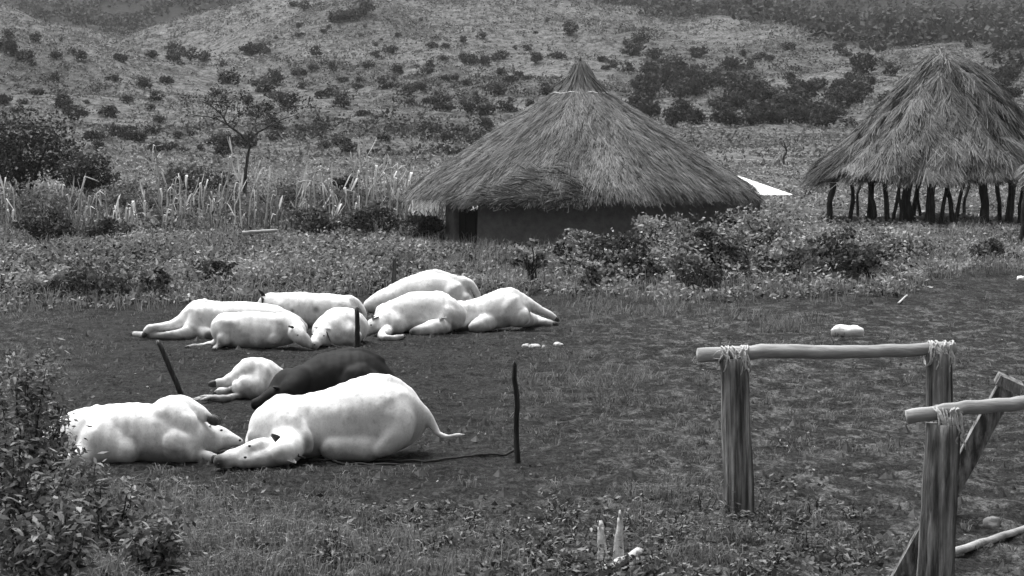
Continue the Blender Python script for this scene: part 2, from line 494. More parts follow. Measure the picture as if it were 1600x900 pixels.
def thatch_cover(cx, cy, prof, rfun, count, length, width, seed, zfun=None, jit=.14, bias=.55, rag=.12, rough=1.0):
    rg = np.random.default_rng(seed)
    p = np.array(prof, float)
    L = np.concatenate([[0], np.cumsum(np.linalg.norm(np.diff(p, axis=0), axis=1))]); Lt = L[-1]; L = L / Lt
    t = rg.random(count) ** bias
    th = rg.random(count) * 2 * math.pi
    # straws gather into bundles
    th = th + (vnoise(th * 40, t * 22, seed) - .5) * .05
    def at(t, th):
        r = np.interp(t, L, p[:, 0]); z = np.interp(t, L, p[:, 1])
        k = rfun(th, r / p[-1, 0])
        zz = z if zfun is None else z + zfun(th, t)
        return np.stack([cx + r * k * np.cos(th), cy + r * k * np.sin(th), zz], -1)
    P = at(t, th); P2 = at(np.clip(t + .02, 0, 1), th); P0 = at(np.clip(t - .02, 0, 1), th)
    dv = P2 - P0; dv /= np.linalg.norm(dv, axis=1, keepdims=True)
    tg = np.stack([-np.sin(th), np.cos(th), 0 * th], 1)
    nr = np.cross(tg, dv); nr /= np.linalg.norm(nr, axis=1, keepdims=True)
    nr *= np.sign(nr[:, 2:3])
    sw = (vnoise(th * 9, t * 6, seed + 5) - .5) * .5 * rough
    dv = dv + tg * (rg.normal(0, jit, count) + sw)[:, None] + nr * rg.normal(.015, .05, count)[:, None]
    dv /= np.linalg.norm(dv, axis=1, keepdims=True)
    lay = np.abs(rg.normal(0, .022, count)) + .01 + (.045 * vnoise(th * 22, t * 26, seed + 9) + .10 * (rough - 1) * vnoise(th * 11, t * 9, seed + 10)) * rough
    P = P + nr * lay[:, None]
    lv = length * (.7 + .6 * rg.random(count))
    lv = np.minimum(lv, np.maximum(.12, (1 - t) * Lt + .20 * rg.random(count) ** 2 + .04 + rag * (vnoise(th * 9, th * 0, seed + 20) - .3)))
    tone = np.clip(.42 + .45 * (vnoise(th * 7, t * 5, seed + 2) - .5) + .55 * (vnoise(th * 60, t * 25, seed + 3) - .5)
                   + rg.normal(0, .17, count) - .35 * (rough - 1) * np.clip(.5 - vnoise(th * 8, t * 8, seed + 12), 0, 1), 0, 1)
    return straw_quads(P, dv, nr, lv, width, rg, .03), tone, (P, dv, nr, t, th)

# ------------------------------------------------------------------ the round thatched hut
HUT_D = 52.0
hc = W(913, 388, HUT_D); hx, hy = hc[0], HUT_D + 3.3
hz = float(terrain(hx, hy - 3.6))
S52 = HUT_D / F
def hz_at(py, d=HUT_D): return H - (py - HY) / F * d
hut = thing('thatched_hut', 'large round mud-walled hut with conical thatched roof and torn eave', 'hut', (hx, hy, hz))
eave_z, apex_z = hz_at(318, hy), hz_at(97, hy)
sc_h = hy / F
prof = [(r * sc_h, hz_at(py, hy)) for r, py in ((3, 96), (10, 112), (18, 126), (32, 143), (47, 154), (75, 172), (115, 198), (170, 234), (225, 270), (256, 292), (270, 308))]
def hut_r(T, f): return 1 + .022 * np.sin(3 * T + .5) * f + .035 * (vnoise(T * 7, f * 3, 40) - .5) * f
# wall
wr = 3.72
nth, nzz = 96, 14
th = np.linspace(0, 2 * math.pi, nth + 1)
zz = np.linspace(-.5, eave_z - hz + .55, nzz)
T, Zg = np.meshgrid(th, zz, indexing='ij')
rw = wr + .05 * (fbm(T * 4, Zg * 2, 50, 3) - .5) + .04 * (1 - np.clip(Zg, 0, 1)) 
rw[-1] = rw[0]
DTH = math.atan2(-1, -.0)   # towards camera
# doorway near the left side of the wall: leave that arc out and set the door leaf back in it
door_c = -math.pi / 2 - math.asin(min(.99, (913 - 727) * S52 * 1.03 / wr))
def door_gap(t): return abs((t - door_c + math.pi) % (2 * math.pi) - math.pi) < .17
X = hx + rw * np.cos(T); Y = hy + rw * np.sin(T); Z = hz + Zg
Vw = np.stack([X, Y, Z], -1).reshape(-1, 3); Fw = []
Xi = hx + (rw - .22) * np.cos(T); Yi = hy + (rw - .22) * np.sin(T)
Vi = np.stack([Xi, Yi, Z], -1).reshape(-1, 3); off = len(Vw)
gaps = [door_gap((th[i] + th[i + 1]) / 2) for i in range(nth)]
for i in range(nth):
    if gaps[i]: continue
    for j in range(nzz - 1):
        a = i * nzz + j
        Fw.append((a, a + nzz, a + nzz + 1, a + 1)); Fw.append((off + a + 1, off + a + nzz + 1, off + a + nzz, off + a))
    if gaps[(i + 1) % nth]:
        for j in range(nzz - 1): a = (i + 1) * nzz + j; Fw.append((a, off + a, off + a + 1, a + 1))
    if gaps[i - 1]:
        for j in range(nzz - 1): a = i * nzz + j; Fw.append((off + a, a, a + 1, off + a + 1))
obj('wall', mesh_idx('hut_wall', np.concatenate([Vw, Vi]), Fw), M['mud'], hut)
# door leaf set back in the opening, of upright boards
dr = thing('door', None, None, (hx + (wr - .18) * math.cos(door_c), hy + (wr - .18) * math.sin(door_c), hz))
dr.parent = hut; dr.location = dr.location - Vector((hx, hy, hz))
dn = np.array([math.cos(door_c), math.sin(door_c), 0]); dtg = np.array([-dn[1], dn[0], 0])
cc = np.array([hx, hy, hz]) + dn * (wr - .18)
def box_verts(c, ax, ay, az):
    V = [c + sx * ax + sy * ay + sz * az for sx in (-1, 1) for sy in (-1, 1) for sz in (-1, 1)]
    return V, [(0, 1, 3, 2), (4, 6, 7, 5), (0, 4, 5, 1), (2, 3, 7, 6), (0, 2, 6, 4), (1, 5, 7, 3)]
for k in range(5):
    c = cc + dtg * (-.56 + .28 * k) + np.array([0, 0, .85]) + dn * .012 * (k % 2)
    o = obj('board', MB().add(box_verts(c, dtg * .132, dn * .02, np.array([0, 0, .95]))).mesh('door_board', False), M['door'])
    o.parent = dr; o.location = -(Vector((hx, hy, hz)) + dr.location)
# roof underlay, thatch, spire
Xr, Yr, Zr = roof_surface(hx, hy, prof, hut_r, 50, 120, .03)
roof = obj('roof', grid_mesh('roof_underlay', Xr, Yr, Zr), M['under'], hut)
q, tone, info = thatch_cover(hx, hy, prof, hut_r, 96000, .32, .0115, 61, rough=1.25)
thm = mesh_np('hut_thatch', q, 1, 4, tone)
o = obj('thatch', thm, M['thatch'], kind='stuff'); o.parent = roof
q, tone, info = thatch_cover(hx, hy, [(p[0] + .02, p[1] - .05) for p in prof[-4:]], hut_r, 17000, .32, .013, 62, jit=.4, bias=.5, rag=.5)
o = obj('eave_fringe', mesh_np('hut_fringe', q, 1, 4, np.clip(tone * .8, 0, 1)), M['thatch'], kind='stuff'); o.parent = roof
# spire: bound bundle at the apex with fallen ends down both sides
rg = np.random.default_rng(3)
sp = MB()
ap = np.array([hx, hy, apex_z])
pp, rr = subdiv_path([ap + [0, 0, -.35], ap + [-.02, 0, .0], ap + [0.0, 0, .16]], [.10, .04, .015], 7, .008, 4)
sp.add(tube(pp, rr, 8, True, .12, .1))
for k in range(26):
    a = rg.random() * 2 * math.pi
    pts = [ap + np.array([0, 0, .02]), ap + np.array([.25 * math.cos(a), .25 * math.sin(a), -.30]), ap + np.array([(.75 + .3 * rg.random()) * math.cos(a), .9 * math.sin(a), -.82 - .25 * rg.random()])]
    pp, rr = subdiv_path(pts, [.03, .025, .01], 5, .02, k)
    sp.add(tube(pp, rr, 4, True, .1))
o = obj('spire', sp.mesh('spire'), M['thatch']); o.parent = roof
at_ = o.data.attributes.new('tone', 'FLOAT', 'FACE'); at_.data.foreach_set('value', rg.random(len(o.data.polygons)).astype(np.float32) * .5)
# binding bands round the crown
for zpy, rpx in ((150, 43),):
    a = np.linspace(-math.pi, 0, 30)
    pts = [np.array([hx + (rpx * sc_h + .05) * math.cos(t), hy + (rpx * sc_h + .05) * math.sin(t), hz_at(zpy, hy) + .05 + .02 * math.sin(9 * t)]) for t in a]
    o = obj('binding', MB().add(tube(pts, [.022] * 30, 5)).mesh('binding'), M['pale']); o.parent = roof
# torn, sagging section of thatch at the front: a lifted shelf of dark straw combed sideways
def slab(pxs, tops, bots, lift, count, seed, mat, ang, ln=.55, name='torn_thatch', mesh_name='torn'):
    rg = np.random.default_rng(seed)
    px = rg.uniform(pxs[0], pxs[-1], count)
    f = rg.random(count) ** .8
    tp = np.interp(px, pxs, tops); bt = np.interp(px, pxs, bots)
    py = tp + (bt - tp) * f
    # distance of the roof skin at that height, front side
    rad = np.interp(py, [r[1] for r in ((0, 96), (0, 400))], [0, 1]) * 0
    zz = hz_at(py, hy - 3.4)
    pr = np.array(prof)
    rr = np.interp(-zz, -pr[:, 1], pr[:, 0])
    xo = (px - 913) * S52 * 1.01
    yy = hy - np.sqrt(np.maximum(rr ** 2 - xo ** 2, .3)) 
    env = np.sin(math.pi * np.clip((px - pxs[0]) / (pxs[-1] - pxs[0]), .02, .98)) ** .5
    yy = yy - lift * env * (.25 + .75 * f) * (.7 + .6 * vnoise(px / 14, py / 14, seed))
    P = np.stack([hx + xo, yy, zz], 1)
    a = R(ang) + rg.normal(0, .28, count) + (vnoise(px / 18, py / 18, seed + 1) - .5) * .9
    dv = np.stack([np.cos(a), -.35 * np.ones(count), np.sin(a)], 1); dv /= np.linalg.norm(dv, axis=1, keepdims=True)
    nr = np.tile(np.array([[.0, -.8, .6]]), (count, 1))
    tone = np.clip(.45 + .8 * (vnoise(px / 9, py / 9, seed + 2) - .5) + rg.normal(0, .2, count), 0, 1)
    q = straw_quads(P, dv, nr, ln * np.ones(count), .022, rg, .05)
    o = obj(name, mesh_np(mesh_name, q, 1, 4, tone), mat, kind='stuff'); o.parent = roof
slab([772, 800, 850, 892, 905, 928], [300, 290, 274, 258, 272, 304], [308, 309, 308, 306, 308, 310], .20, 5200, 71, M['darkthatch'], 203, .36)
slab([712, 740, 775, 795], [300, 290, 290, 300], [309, 310, 309, 308], .12, 1500, 72, M['darkthatch'], 225, .34)
slab([770, 800, 850, 893, 912], [290, 281, 264, 250, 262], [297, 290, 274, 260, 275], .26, 2200, 73, M['thatch'], 208, .40)
# loose sticks poking out under the eave
for k in range(16):
    px = 740 + 170 * rg.random()
    p0 = np.array([hx + (px - 913) * S52, hy - 4.15 - .2 * rg.random(), hz_at(321 + 4 * rg.random(), hy - 4.2)])
    p1 = p0 + np.array([rg.uniform(-.35, .35), -.1, rg.uniform(-.12, .03)])
    o = obj('stick', MB().add(tube([p0, p1], [.016, .012], 5)).mesh('eave_stick'), M['pale']); o.parent = roof
p0 = np.array([hx + (772 - 913) * S52, hy - 4.3, hz_at(315, hy - 4.3)]); p1 = np.array([hx + (868 - 913) * S52, hy - 4.4, hz_at(319, hy - 4.4)])
o = obj('stick', MB().add(tube(subdiv_path([p0, p1], [.018, .014], 8, .012, 4)[0], [.018] * 8, 5)).mesh('eave_stick'), M['pale']); o.parent = roof
for o in list(roof.children): o.location = (0, 0, 0)

# ------------------------------------------------------------------ small house with a white sheet roof behind the hut
def build_house():
    d = 60.5
    s = d / F
    cx, cy = (1062 - 800) * s, d + 3.2
    gz = float(terrain(cx, cy))
    ez = H - (304 - HY) * s
    hs = thing('small_house', 'small mud house with white sheet-metal hipped roof behind the hut', 'house', (cx, cy, gz))
    hw = (1192 - 1062) * s
    wm = MB(); t = .2
    top = ez + .06
    for c, ax, ay in (((0, -hw + t), hw, t), ((0, hw - t), hw, t), ((-hw + t, 0), t, hw - 2 * t - .002), ((hw - t, 0), t, hw - 2 * t - .002)):
        wm.add(box_verts(np.array([cx + c[0], cy + c[1], (gz - .4 + top) / 2]), np.array([ax, 0, 0]), np.array([0, ay, 0]), np.array([0, 0, (top - gz + .4) / 2])))
    obj('wall', wm.mesh('house_wall', False), M['mud'], hs)
    rw_ = (1237 - 1062) * s; az = ez + 1.28
    rf = thing('roof', None, None, (cx, cy, ez)); rf.parent = hs; rf.location = Vector((0, 0, ez - gz))
    n = 9
    for side in range(4):
        a = side * math.pi / 2
        ca, sa = math.cos(a), math.sin(a)
        for k in range(n):
            u0, u1 = -1 + 2 * k / n, -1 + 2 * (k + 1) / n - .004
            V = []; Fc = []
            m = 9
            for i in range(m):
                u = u0 + (u1 - u0) * i / (m - 1)
                rib = .012 * math.cos(i * math.pi)
                ht = 1 - abs(u)
                for (tt, dz) in ((0, 0), (ht, 0), (0, -.012), (ht, -.012)):
                    xl = u * rw_; yl = -rw_ * (1 - tt)
                    z = ez + (az - ez) * tt + rib + dz
                    V.append(np.array([cx + xl * ca - yl * sa, cy + xl * sa + yl * ca, z]))
            for i in range(m - 1):
                b = i * 4
                Fc += [(b, b + 4, b + 5, b + 1), (b + 2, b + 3, b + 7, b + 6), (b, b + 2, b + 6, b + 4)]
            o = obj('metal_sheet', mesh_idx('metal_sheet', V, Fc, False), M['metal']); o.parent = rf; o.location = (-cx, -cy, -ez)
build_house()

# ------------------------------------------------------------------ open thatched shelters on posts
def build_shelter(label, apx, apy, d, left, right, eave, base, posts, seed, ridge=0.0, count=30000):
    s = d / F
    rl = (right - left) / 2 * s
    cx, cy = ((left + right) / 2 - 800) * s, d + rl
    s2 = cy / F
    gz = float(terrain(cx, cy - rl * .8))
    zz = lambda py: H - (py - HY) * s2
    t = thing('open_shelter', label, 'shelter', (cx, cy, gz), 'open thatched shelters')
    R0 = rl * 1.0
    offx = ((apx - 800) * s2 - cx)
    fr = lambda f: zz(apy + f * (eave - apy))
    profl = [(.02, fr(0)), (.09 * R0, fr(.06)), (.23 * R0, fr(.21)), (.45 * R0, fr(.44)), (.66 * R0, fr(.66)), (.87 * R0, fr(.86)), (R0, fr(1.0))]
    def rf(T, f):
        lum = vnoise(np.cos(T) * 2.3 + 5, np.sin(T) * 2.3 + f * 4, seed) - .5
        return 1 + ridge * np.maximum(0, np.cos(T)) ** 2 * (1 - f) ** 3 + .28 * lum * (1.1 - f) + .03 * np.sin(5 * T) * f
    Xr, Yr, Zr = roof_surface(0, cy, profl, rf, 40, 100, .06)
    lean = lambda Z: cx + offx * np.clip((Z - zz(eave)) / (zz(apy) - zz(eave)), 0, 1)
    Xr = Xr + lean(Zr)
    roof = obj('roof', grid_mesh('shelter_underlay', Xr, Yr, Zr), M['under'], t)
    q, tone, _ = thatch_cover(0, cy, profl, rf, count, .55, .018, seed, jit=.26, rag=.5, rough=2.5)
    q[..., 0] += lean(q[..., 2])
    o = obj('thatch', mesh_np('shelter_thatch', q, 1, 4, tone), M['thatch2'], kind='stuff'); o.parent = roof
    q, tone, _ = thatch_cover(0, cy, profl[-2:], rf, 8000, .5, .018, seed + 1, jit=.35, bias=.5, rag=.85, rough=1.8)
    q[..., 0] += lean(q[..., 2])
    o = obj('eave_fringe', mesh_np('shelter_fringe', q, 1, 4, np.clip(tone * .7, 0, 1)), M['thatch2'], kind='stuff'); o.parent = roof
    if ridge > 1:                               # dark shaggy tuft slipping off the far eave
        rt = np.random.default_rng(seed + 7); n = 2600
        px = rt.uniform(1282, 1325, n); py = 268 - (px - 1282) * .75 + rt.normal(0, 5, n)
        Pt = np.stack([(px - 800) * (cy - .6) / F, cy - .6 + rt.normal(0, .3, n), H - (py - HY) / F * (cy - .6)], 1)
        dv = np.stack([-.75 + rt.normal(0, .12, n), rt.normal(0, .15, n), -.75 + rt.normal(0, .12, n)], 1); dv /= np.linalg.norm(dv, axis=1, keepdims=True)
        q = straw_quads(Pt, dv, np.tile(np.array([[-.5, -.6, .6]]), (n, 1)), np.full(n, .55), .018, rt, .04)
        o = obj('eave_tuft', mesh_np('eave_tuft', q, 1, 4, rt.random(n) * .5), M['darkthatch'], kind='stuff'); o.parent = roof
    # coarse loose ends along the ridge and hips
    rg = np.random.default_rng(seed)
    mb = MB()
    for k in range(70):
        a = rg.random() * 2 * math.pi; f = rg.random() ** 1.5 * .5
        r = f * R0; z = np.interp(f, [p[0] / R0 for p in profl], [p[1] for p in profl]) + .08
        k_ = rf(np.array(a), np.array(f))
        p0 = np.array([lean(z) + r * k_ * math.cos(a), cy + r * k_ * math.sin(a), z])
        dv = np.array([math.cos(a) * .5 + rg.normal(0, .35), math.sin(a) * .5, -.55 + rg.normal(0, .25)]); dv *= rg.uniform(.35, .8)
        mb.add(tube([p0 - dv * .25 + [0, 0, .1], p0 + dv * .3 + [0, 0, .07], p0 + dv * .8], [.014, .014, .008], 4))
    me = mb.mesh('loose'); at_ = me.attributes.new('tone', 'FLOAT', 'FACE'); at_.data.foreach_set('value', rg.random(len(me.polygons)).astype(np.float32) * .5 + .35)
    o = obj('loose_straw', me, M['thatch2'], kind='stuff'); o.parent = roof
    for o in roof.children: o.location = (0, 0, 0)
    for k, (px, dd, w, lean_) in enumerate(posts):
        x = (px - 800) * dd / F
        xo = x - cx
        if abs(xo) < .8 * R0 and dd < cy: dd = cy - math.sqrt((.86 * R0) ** 2 - xo ** 2) + .25 * (k % 3)
        elif dd < cy: dd = cy - .35 * R0
        x = (px - 800) * dd / F; z0 = float(terrain(x, dd))
        top = np.interp(math.hypot(x - cx, dd - cy) / R0, [p[0] / R0 for p in profl], [p[1] for p in profl]) - .08
        pts, rr = subdiv_path([(x, dd, z0 - .3), (x + lean_ * .45, dd, (z0 + top) / 2), (x + lean_, dd, top)], [w * .55, w * .46, w * .5], 8, .045, seed * 31 + k)
        obj('post', MB().add(tube(pts, rr, 7, True, .12, .12, k)).mesh('post'), M['bark'], t)
    return t
P1 = [(1297, 59.5, .20, .05), (1329, 61, .13, 0), (1357, 59, .20, .10), (1366, 60, .13, -.22), (1390, 60.5, .16, -.25), (1396, 62, .11, .25), (1404, 59.5, .10, .05), (1418, 58.5, .30, -.05), (1424, 59, .15, .42),
      (1454, 59.2, .28, .02), (1466, 59.2, .12, .40), (1490, 60, .15, -.38), (1492, 60, .12, .36), (1540, 59, .26, -.12), (1566, 59, .14, -.25), (1572, 58.8, .24, .25), (1590, 59.5, .13, .2),
      (1340, 66, .11, .1), (1440, 66, .11, -.2), (1505, 66.5, .12, .2), (1640, 62, .2, 0)]
build_shelter('big open shelter of crooked posts under shaggy peaked thatch', 1468, 98, 58.5, 1312, 1700, 281, 350, P1, 81, 1.3, 52000)
P2 = [(1600, 52.4, .22, .05), (1612, 52, .2, 0), (1640, 51.6, .2, 0), (1690, 51.6, .2, 0), (1740, 52, .2, 0), (1640, 55.5, .2, 0), (1720, 55.5, .2, 0)]
build_shelter('lower thatched shelter beside the big shelter, its rounded eave just showing', 1690, 205, 51.0, 1640, 1800, 280, 350, P2, 82, .1, 9000)

# ------------------------------------------------------------------ cattle: one continuous hide each, grown from a smooth union of tapered limbs
def smin(a, b, k):
    h = np.clip(.5 + .5 * (b - a) / k, 0, 1)
    return b * (1 - h) + a * h - k * h * (1 - h)

def cone_sdf(P, a, b, ra, rb):
    ab = b - a; L2 = (ab * ab).sum() + 1e-9
    t = np.clip(((P - a) @ ab) / L2, 0, 1)
    return np.linalg.norm(P - (a + t[..., None] * ab), axis=-1) - (ra + (rb - ra) * t)

def surface_nets(S, org, h):
    ins = S < 0
    nx, ny, nz = S.shape
    acc = np.zeros((nx - 1, ny - 1, nz - 1, 3)); cnt = np.zeros((nx - 1, ny - 1, nz - 1))
    corners = [(i, j, k) for i in (0, 1) for j in (0, 1) for k in (0, 1)]
    def sl(a, c): return a[c[0]:a.shape[0] - 1 + c[0], c[1]:a.shape[1] - 1 + c[1], c[2]:a.shape[2] - 1 + c[2]]
    for i, c in enumerate(corners):
        for e in corners[i + 1:]:
            if sum(abs(x - y) for x, y in zip(c, e)) != 1: continue
            A = sl(S, c); B = sl(S, e); m = (A < 0) != (B < 0)
            t = np.where(m, A / np.where(m, A - B, 1), 0)
            for ax in range(3):
                acc[..., ax] += np.where(m, c[ax] + t * (e[ax] - c[ax]), 0)
            cnt += m
    act = cnt > 0
    idx = -np.ones(act.shape, int); idx[act] = np.arange(act.sum())
    base = np.argwhere(act)
    V = (base + acc[act] / cnt[act][:, None]) * h + org
    Q = []
    for ax in range(3):
        o1, o2 = [(1, 2), (2, 0), (0, 1)][ax]
        s0 = [slice(None)] * 3; s1 = [slice(None)] * 3
        s0[ax] = slice(0, -1); s1[ax] = slice(1, None)
        a = ins[tuple(s0)]; b = ins[tuple(s1)]
        for flip, m in ((False, a & ~b), (True, ~a & b)):
            e = np.argwhere(m)
            e = e[(e[:, o1] > 0) & (e[:, o2] > 0) & (e[:, o1] < S.shape[o1] - 1) & (e[:, o2] < S.shape[o2] - 1)]
            d1 = np.zeros(3, int); d1[o1] = 1; d2 = np.zeros(3, int); d2[o2] = 1
            q = np.stack([idx[tuple(x.T)] for x in (e - d1 - d2, e - d2, e, e - d1)], 1)
            if flip: q = q[:, ::-1]
            Q.append(q[(q >= 0).all(1)])
    return V, np.concatenate(Q)

def sph(c, r, sx=1, sy=1, sz=1, rot=None, nu=10, nv=7):
    V = []; Fc = []
    for j in range(nv + 1):
        p = math.pi * j / nv
        for i in range(nu):
            a = 2 * math.pi * i / nu
            v = np.array([r * sx * math.sin(p) * math.cos(a), r * sy * math.sin(p) * math.sin(a), r * sz * math.cos(p)])
            if rot is not None: v = rot @ v
            V.append(v + c)
    for j in range(nv):
        for i in range(nu):
            i2 = (i + 1) % nu
            Fc.append((j * nu + i, j * nu + i2, (j + 1) * nu + i2, (j + 1) * nu + i))
    return V, Fc

def frame_from(d):
    d = np.array(d, float); d /= np.linalg.norm(d)
    a = np.cross(d, [0, 0, 1.0]);
    if np.linalg.norm(a) < .1: a = np.cross(d, [1.0, 0, 0])
    a /= np.linalg.norm(a); b = np.cross(a, d)
    return np.stack([a, b, d], 1)

def cow(name, label, d0, chains, legs=(), eyes=(), ears=(), horns=(), dark=(), mat='white', h=.022, group='dead cattle in the yard', halter=None, seed=0, tailtip=None, nostrils=()):
    """chains: lists of (px, py, depth offset m, radius px), read at distance d0; legs end in a hoof"""
    s = d0 / F
    def pt(p):
        if p[2] is None:                       # lies on the earth
            d = H * F / (p[1] - HY + p[3] * .92)
            return W(p[0], p[1], d), p[3] * d / F
        return W(p[0], p[1], d0 + p[2]), p[3] * (d0 + p[2]) / F
    def spline(pr):
        A = np.array([np.append(q, r) for q, r in pr]); n = len(A)
        if n < 3: return [(v[:3], v[3]) for v in A]
        E = np.concatenate([[2 * A[0] - A[1]], A, [2 * A[-1] - A[-2]]]); out = []
        for i in range(n - 1):
            p0, p1, p2, p3 = E[i:i + 4]
            for t in np.linspace(0, 1, 5)[:-1]:
                v = .5 * (2 * p1 + (p2 - p0) * t + (2 * p0 - 5 * p1 + 4 * p2 - p3) * t * t + (3 * p1 - p0 - 3 * p2 + p3) * t ** 3)
                v[3] = p1[3] + (p2[3] - p1[3]) * t
                out.append((v[:3], v[3]))
        out.append((A[-1][:3], A[-1][3])); return out
    segs = []
    for ci, (k, ch) in enumerate([(k, c) for k, c in chains] + [(.016, l) for l in legs]):
        pr = spline([pt(p) for p in ch])
        for (a, ra), (b, rb) in zip(pr[:-1], pr[1:]): segs.append(((k, ci), a, b, ra, rb))
    allp = np.array([a for _, a, b, ra, rb in segs] + [b for _, a, b, ra, rb in segs])
    rm = np.array([ra for _, a, b, ra, rb in segs] + [rb for _, a, b, ra, rb in segs])
    lo = (allp - rm[:, None]).min(0) - .08; hi = (allp + rm[:, None]).max(0) + .08
    lo[2] = max(lo[2], -.14)
    ax = [np.arange(lo[i], hi[i] + h, h) for i in range(3)]
    G = np.stack(np.meshgrid(*ax, indexing='ij'), -1)
    S = None; cur = {}
    for k, a, b, ra, rb in segs:
        q = cone_sdf(G, a, b, ra, rb).astype(np.float32)
        cur[k] = smin(cur[k], q, .012) if k in cur else q
    for (k, ci), q in sorted(cur.items(), key=lambda e: e[0][1]):
        S = q if S is None else smin(S, q, k)
    # loose hide: shallow folds and rib ripple
    wob = (fbm(G[..., 0] * 3.6 + 7 * seed, G[..., 2] * 3.6 + G[..., 1] * 3.1, 90 + seed, 3) - .5) * .034
    wob += (fbm(G[..., 0] * 15 + G[..., 1] * 4, G[..., 2] * 4 + 3 * seed, 95 + seed, 2) - .5) * .016
    ribs = np.sin(G[..., 0] * 2 * math.pi / .10 + G[..., 2] * 3) * .0035 * np.clip(fbm(G[..., 0] * 2, G[..., 2] * 2 + seed, 97, 2) * 3 - 1, 0, 1)
    S = S + wob + ribs
    # the underside settles on the earth
    zmin_free = S[:, :, :]
    S = np.maximum(S, -(G[..., 2] + .045))
    S[0] = S[-1] = 1; S[:, 0] = S[:, -1] = 1; S[:, :, 0] = S[:, :, -1] = 1
    V, Q = surface_nets(S, lo, h)
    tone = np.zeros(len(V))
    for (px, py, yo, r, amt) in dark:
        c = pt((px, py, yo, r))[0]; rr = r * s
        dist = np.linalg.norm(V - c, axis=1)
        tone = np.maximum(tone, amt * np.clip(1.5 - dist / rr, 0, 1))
    # mud on the hair against the earth, with underside shade painted into the tone
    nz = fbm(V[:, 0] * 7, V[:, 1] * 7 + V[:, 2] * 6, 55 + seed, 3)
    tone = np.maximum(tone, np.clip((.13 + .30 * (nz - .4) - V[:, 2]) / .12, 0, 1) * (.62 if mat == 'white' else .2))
    if mat == 'white':                       # dung and mud smeared over the hair, with shade painted in low on the flank
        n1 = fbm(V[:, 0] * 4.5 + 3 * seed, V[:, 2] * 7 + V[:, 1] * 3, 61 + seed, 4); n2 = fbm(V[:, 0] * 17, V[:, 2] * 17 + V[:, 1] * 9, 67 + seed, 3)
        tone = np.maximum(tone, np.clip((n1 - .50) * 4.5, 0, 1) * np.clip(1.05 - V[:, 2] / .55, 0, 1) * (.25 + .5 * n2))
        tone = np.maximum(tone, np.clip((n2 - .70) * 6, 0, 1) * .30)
    base = np.array([allp[:, 0].mean(), allp[:, 1].mean(), 0])
    t = thing(name, label, 'cow', base, group)
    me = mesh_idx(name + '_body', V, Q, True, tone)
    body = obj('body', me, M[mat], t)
    print('cow', label[:40], 'zmin %.3f' % V[:, 2].min(), 'size', np.round(V.max(0) - V.min(0), 2), len(V))
    for l in legs:
        a, ra = pt(l[-2]); b, rb = pt(l[-1])
        dv = (b - a) / (np.linalg.norm(b - a) + 1e-9)
        mb = MB()
        fr = frame_from(dv)
        for sgn in (-1, 1):
            c = b + dv * rb * .8 + fr[:, 0] * sgn * rb * .42
            mb.add(sph(c, rb * 1.0, .62, .95, 1.45, fr))
        obj('hoof', mb.mesh('hoof'), M['hoof'], t)
    for e in eyes:
        c, r = pt(e); obj('eye', MB().add(sph(c, r, 1, .8, .8)).mesh('eye'), M['eye'], t)
    for e in nostrils:
        c, r = pt(e); obj('nostril', MB().add(sph(c, r, 1, .7, 1)).mesh('nostril'), M['skin'], t)
    for (e0, e1, mt) in ears:
        a, ra = pt(e0); b, rb = pt(e1)
        L = np.linalg.norm(b - a); fr = frame_from(b - a)
        V2 = []; F2 = []
        n, m_ = 7, 6
        for i in range(n):                      # a cupped leaf-shaped ear
            f = i / (n - 1)
            w = ra * (math.sin(math.pi * min(1, .18 + f * .84)) ** .8 + .06)
            for j in range(m_):
                u = -1 + 2 * j / (m_ - 1)
                for sd in (0, 1):
                    V2.append(a + fr[:, 2] * L * f + fr[:, 0] * w * u + fr[:, 1] * (.45 * w * u * u + sd * .012))
        for i in range(n - 1):
            for j in range(m_ - 1):
                p = (i * m_ + j) * 2; q2 = ((i + 1) * m_ + j) * 2
                F2 += [(p, p + 2, q2 + 2, q2), (p + 1, q2 + 1, q2 + 3, p + 3)]
        for i in range(n - 1):
            for j in (0, m_ - 1):
                p = (i * m_ + j) * 2; q2 = ((i + 1) * m_ + j) * 2; F2.append((p, q2, q2 + 1, p + 1))
        e = obj('ear', mesh_idx('ear', V2, F2), M[mt], t)
    for hn in horns:
        pr = [pt(p) for p in hn]
        pp, rr = subdiv_path([p[0] for p in pr], [p[1] for p in pr], 9, .0)
        obj('horn', MB().add(tube(pp, rr, 8)).mesh('horn'), M['hoof'], t)
    if tailtip:
        pr = [pt(p) for p in tailtip]; mb = MB(); rg = np.random.default_rng(seed)
        for k in range(26):
            o = rg.normal(0, .012, 3); e = rg.normal(0, .035, 3)
            mb.add(tube([pr[0][0] + o, (pr[0][0] + pr[-1][0]) / 2 + o + e * .5, pr[-1][0] + e], [.006, .006, .002], 4))
        obj('tail_tuft', mb.mesh('tail_tuft'), M[mat], t)
    if halter is not None:
        pr = [pt(p) for p in halter]
        pp, rr = subdiv_path([p[0] for p in pr], [p[1] for p in pr], 16, .004)
        obj('neck_rope', MB().add(tube(pp, rr, 6)).mesh('neck_rope'), M['darkrope'], t)
    return t

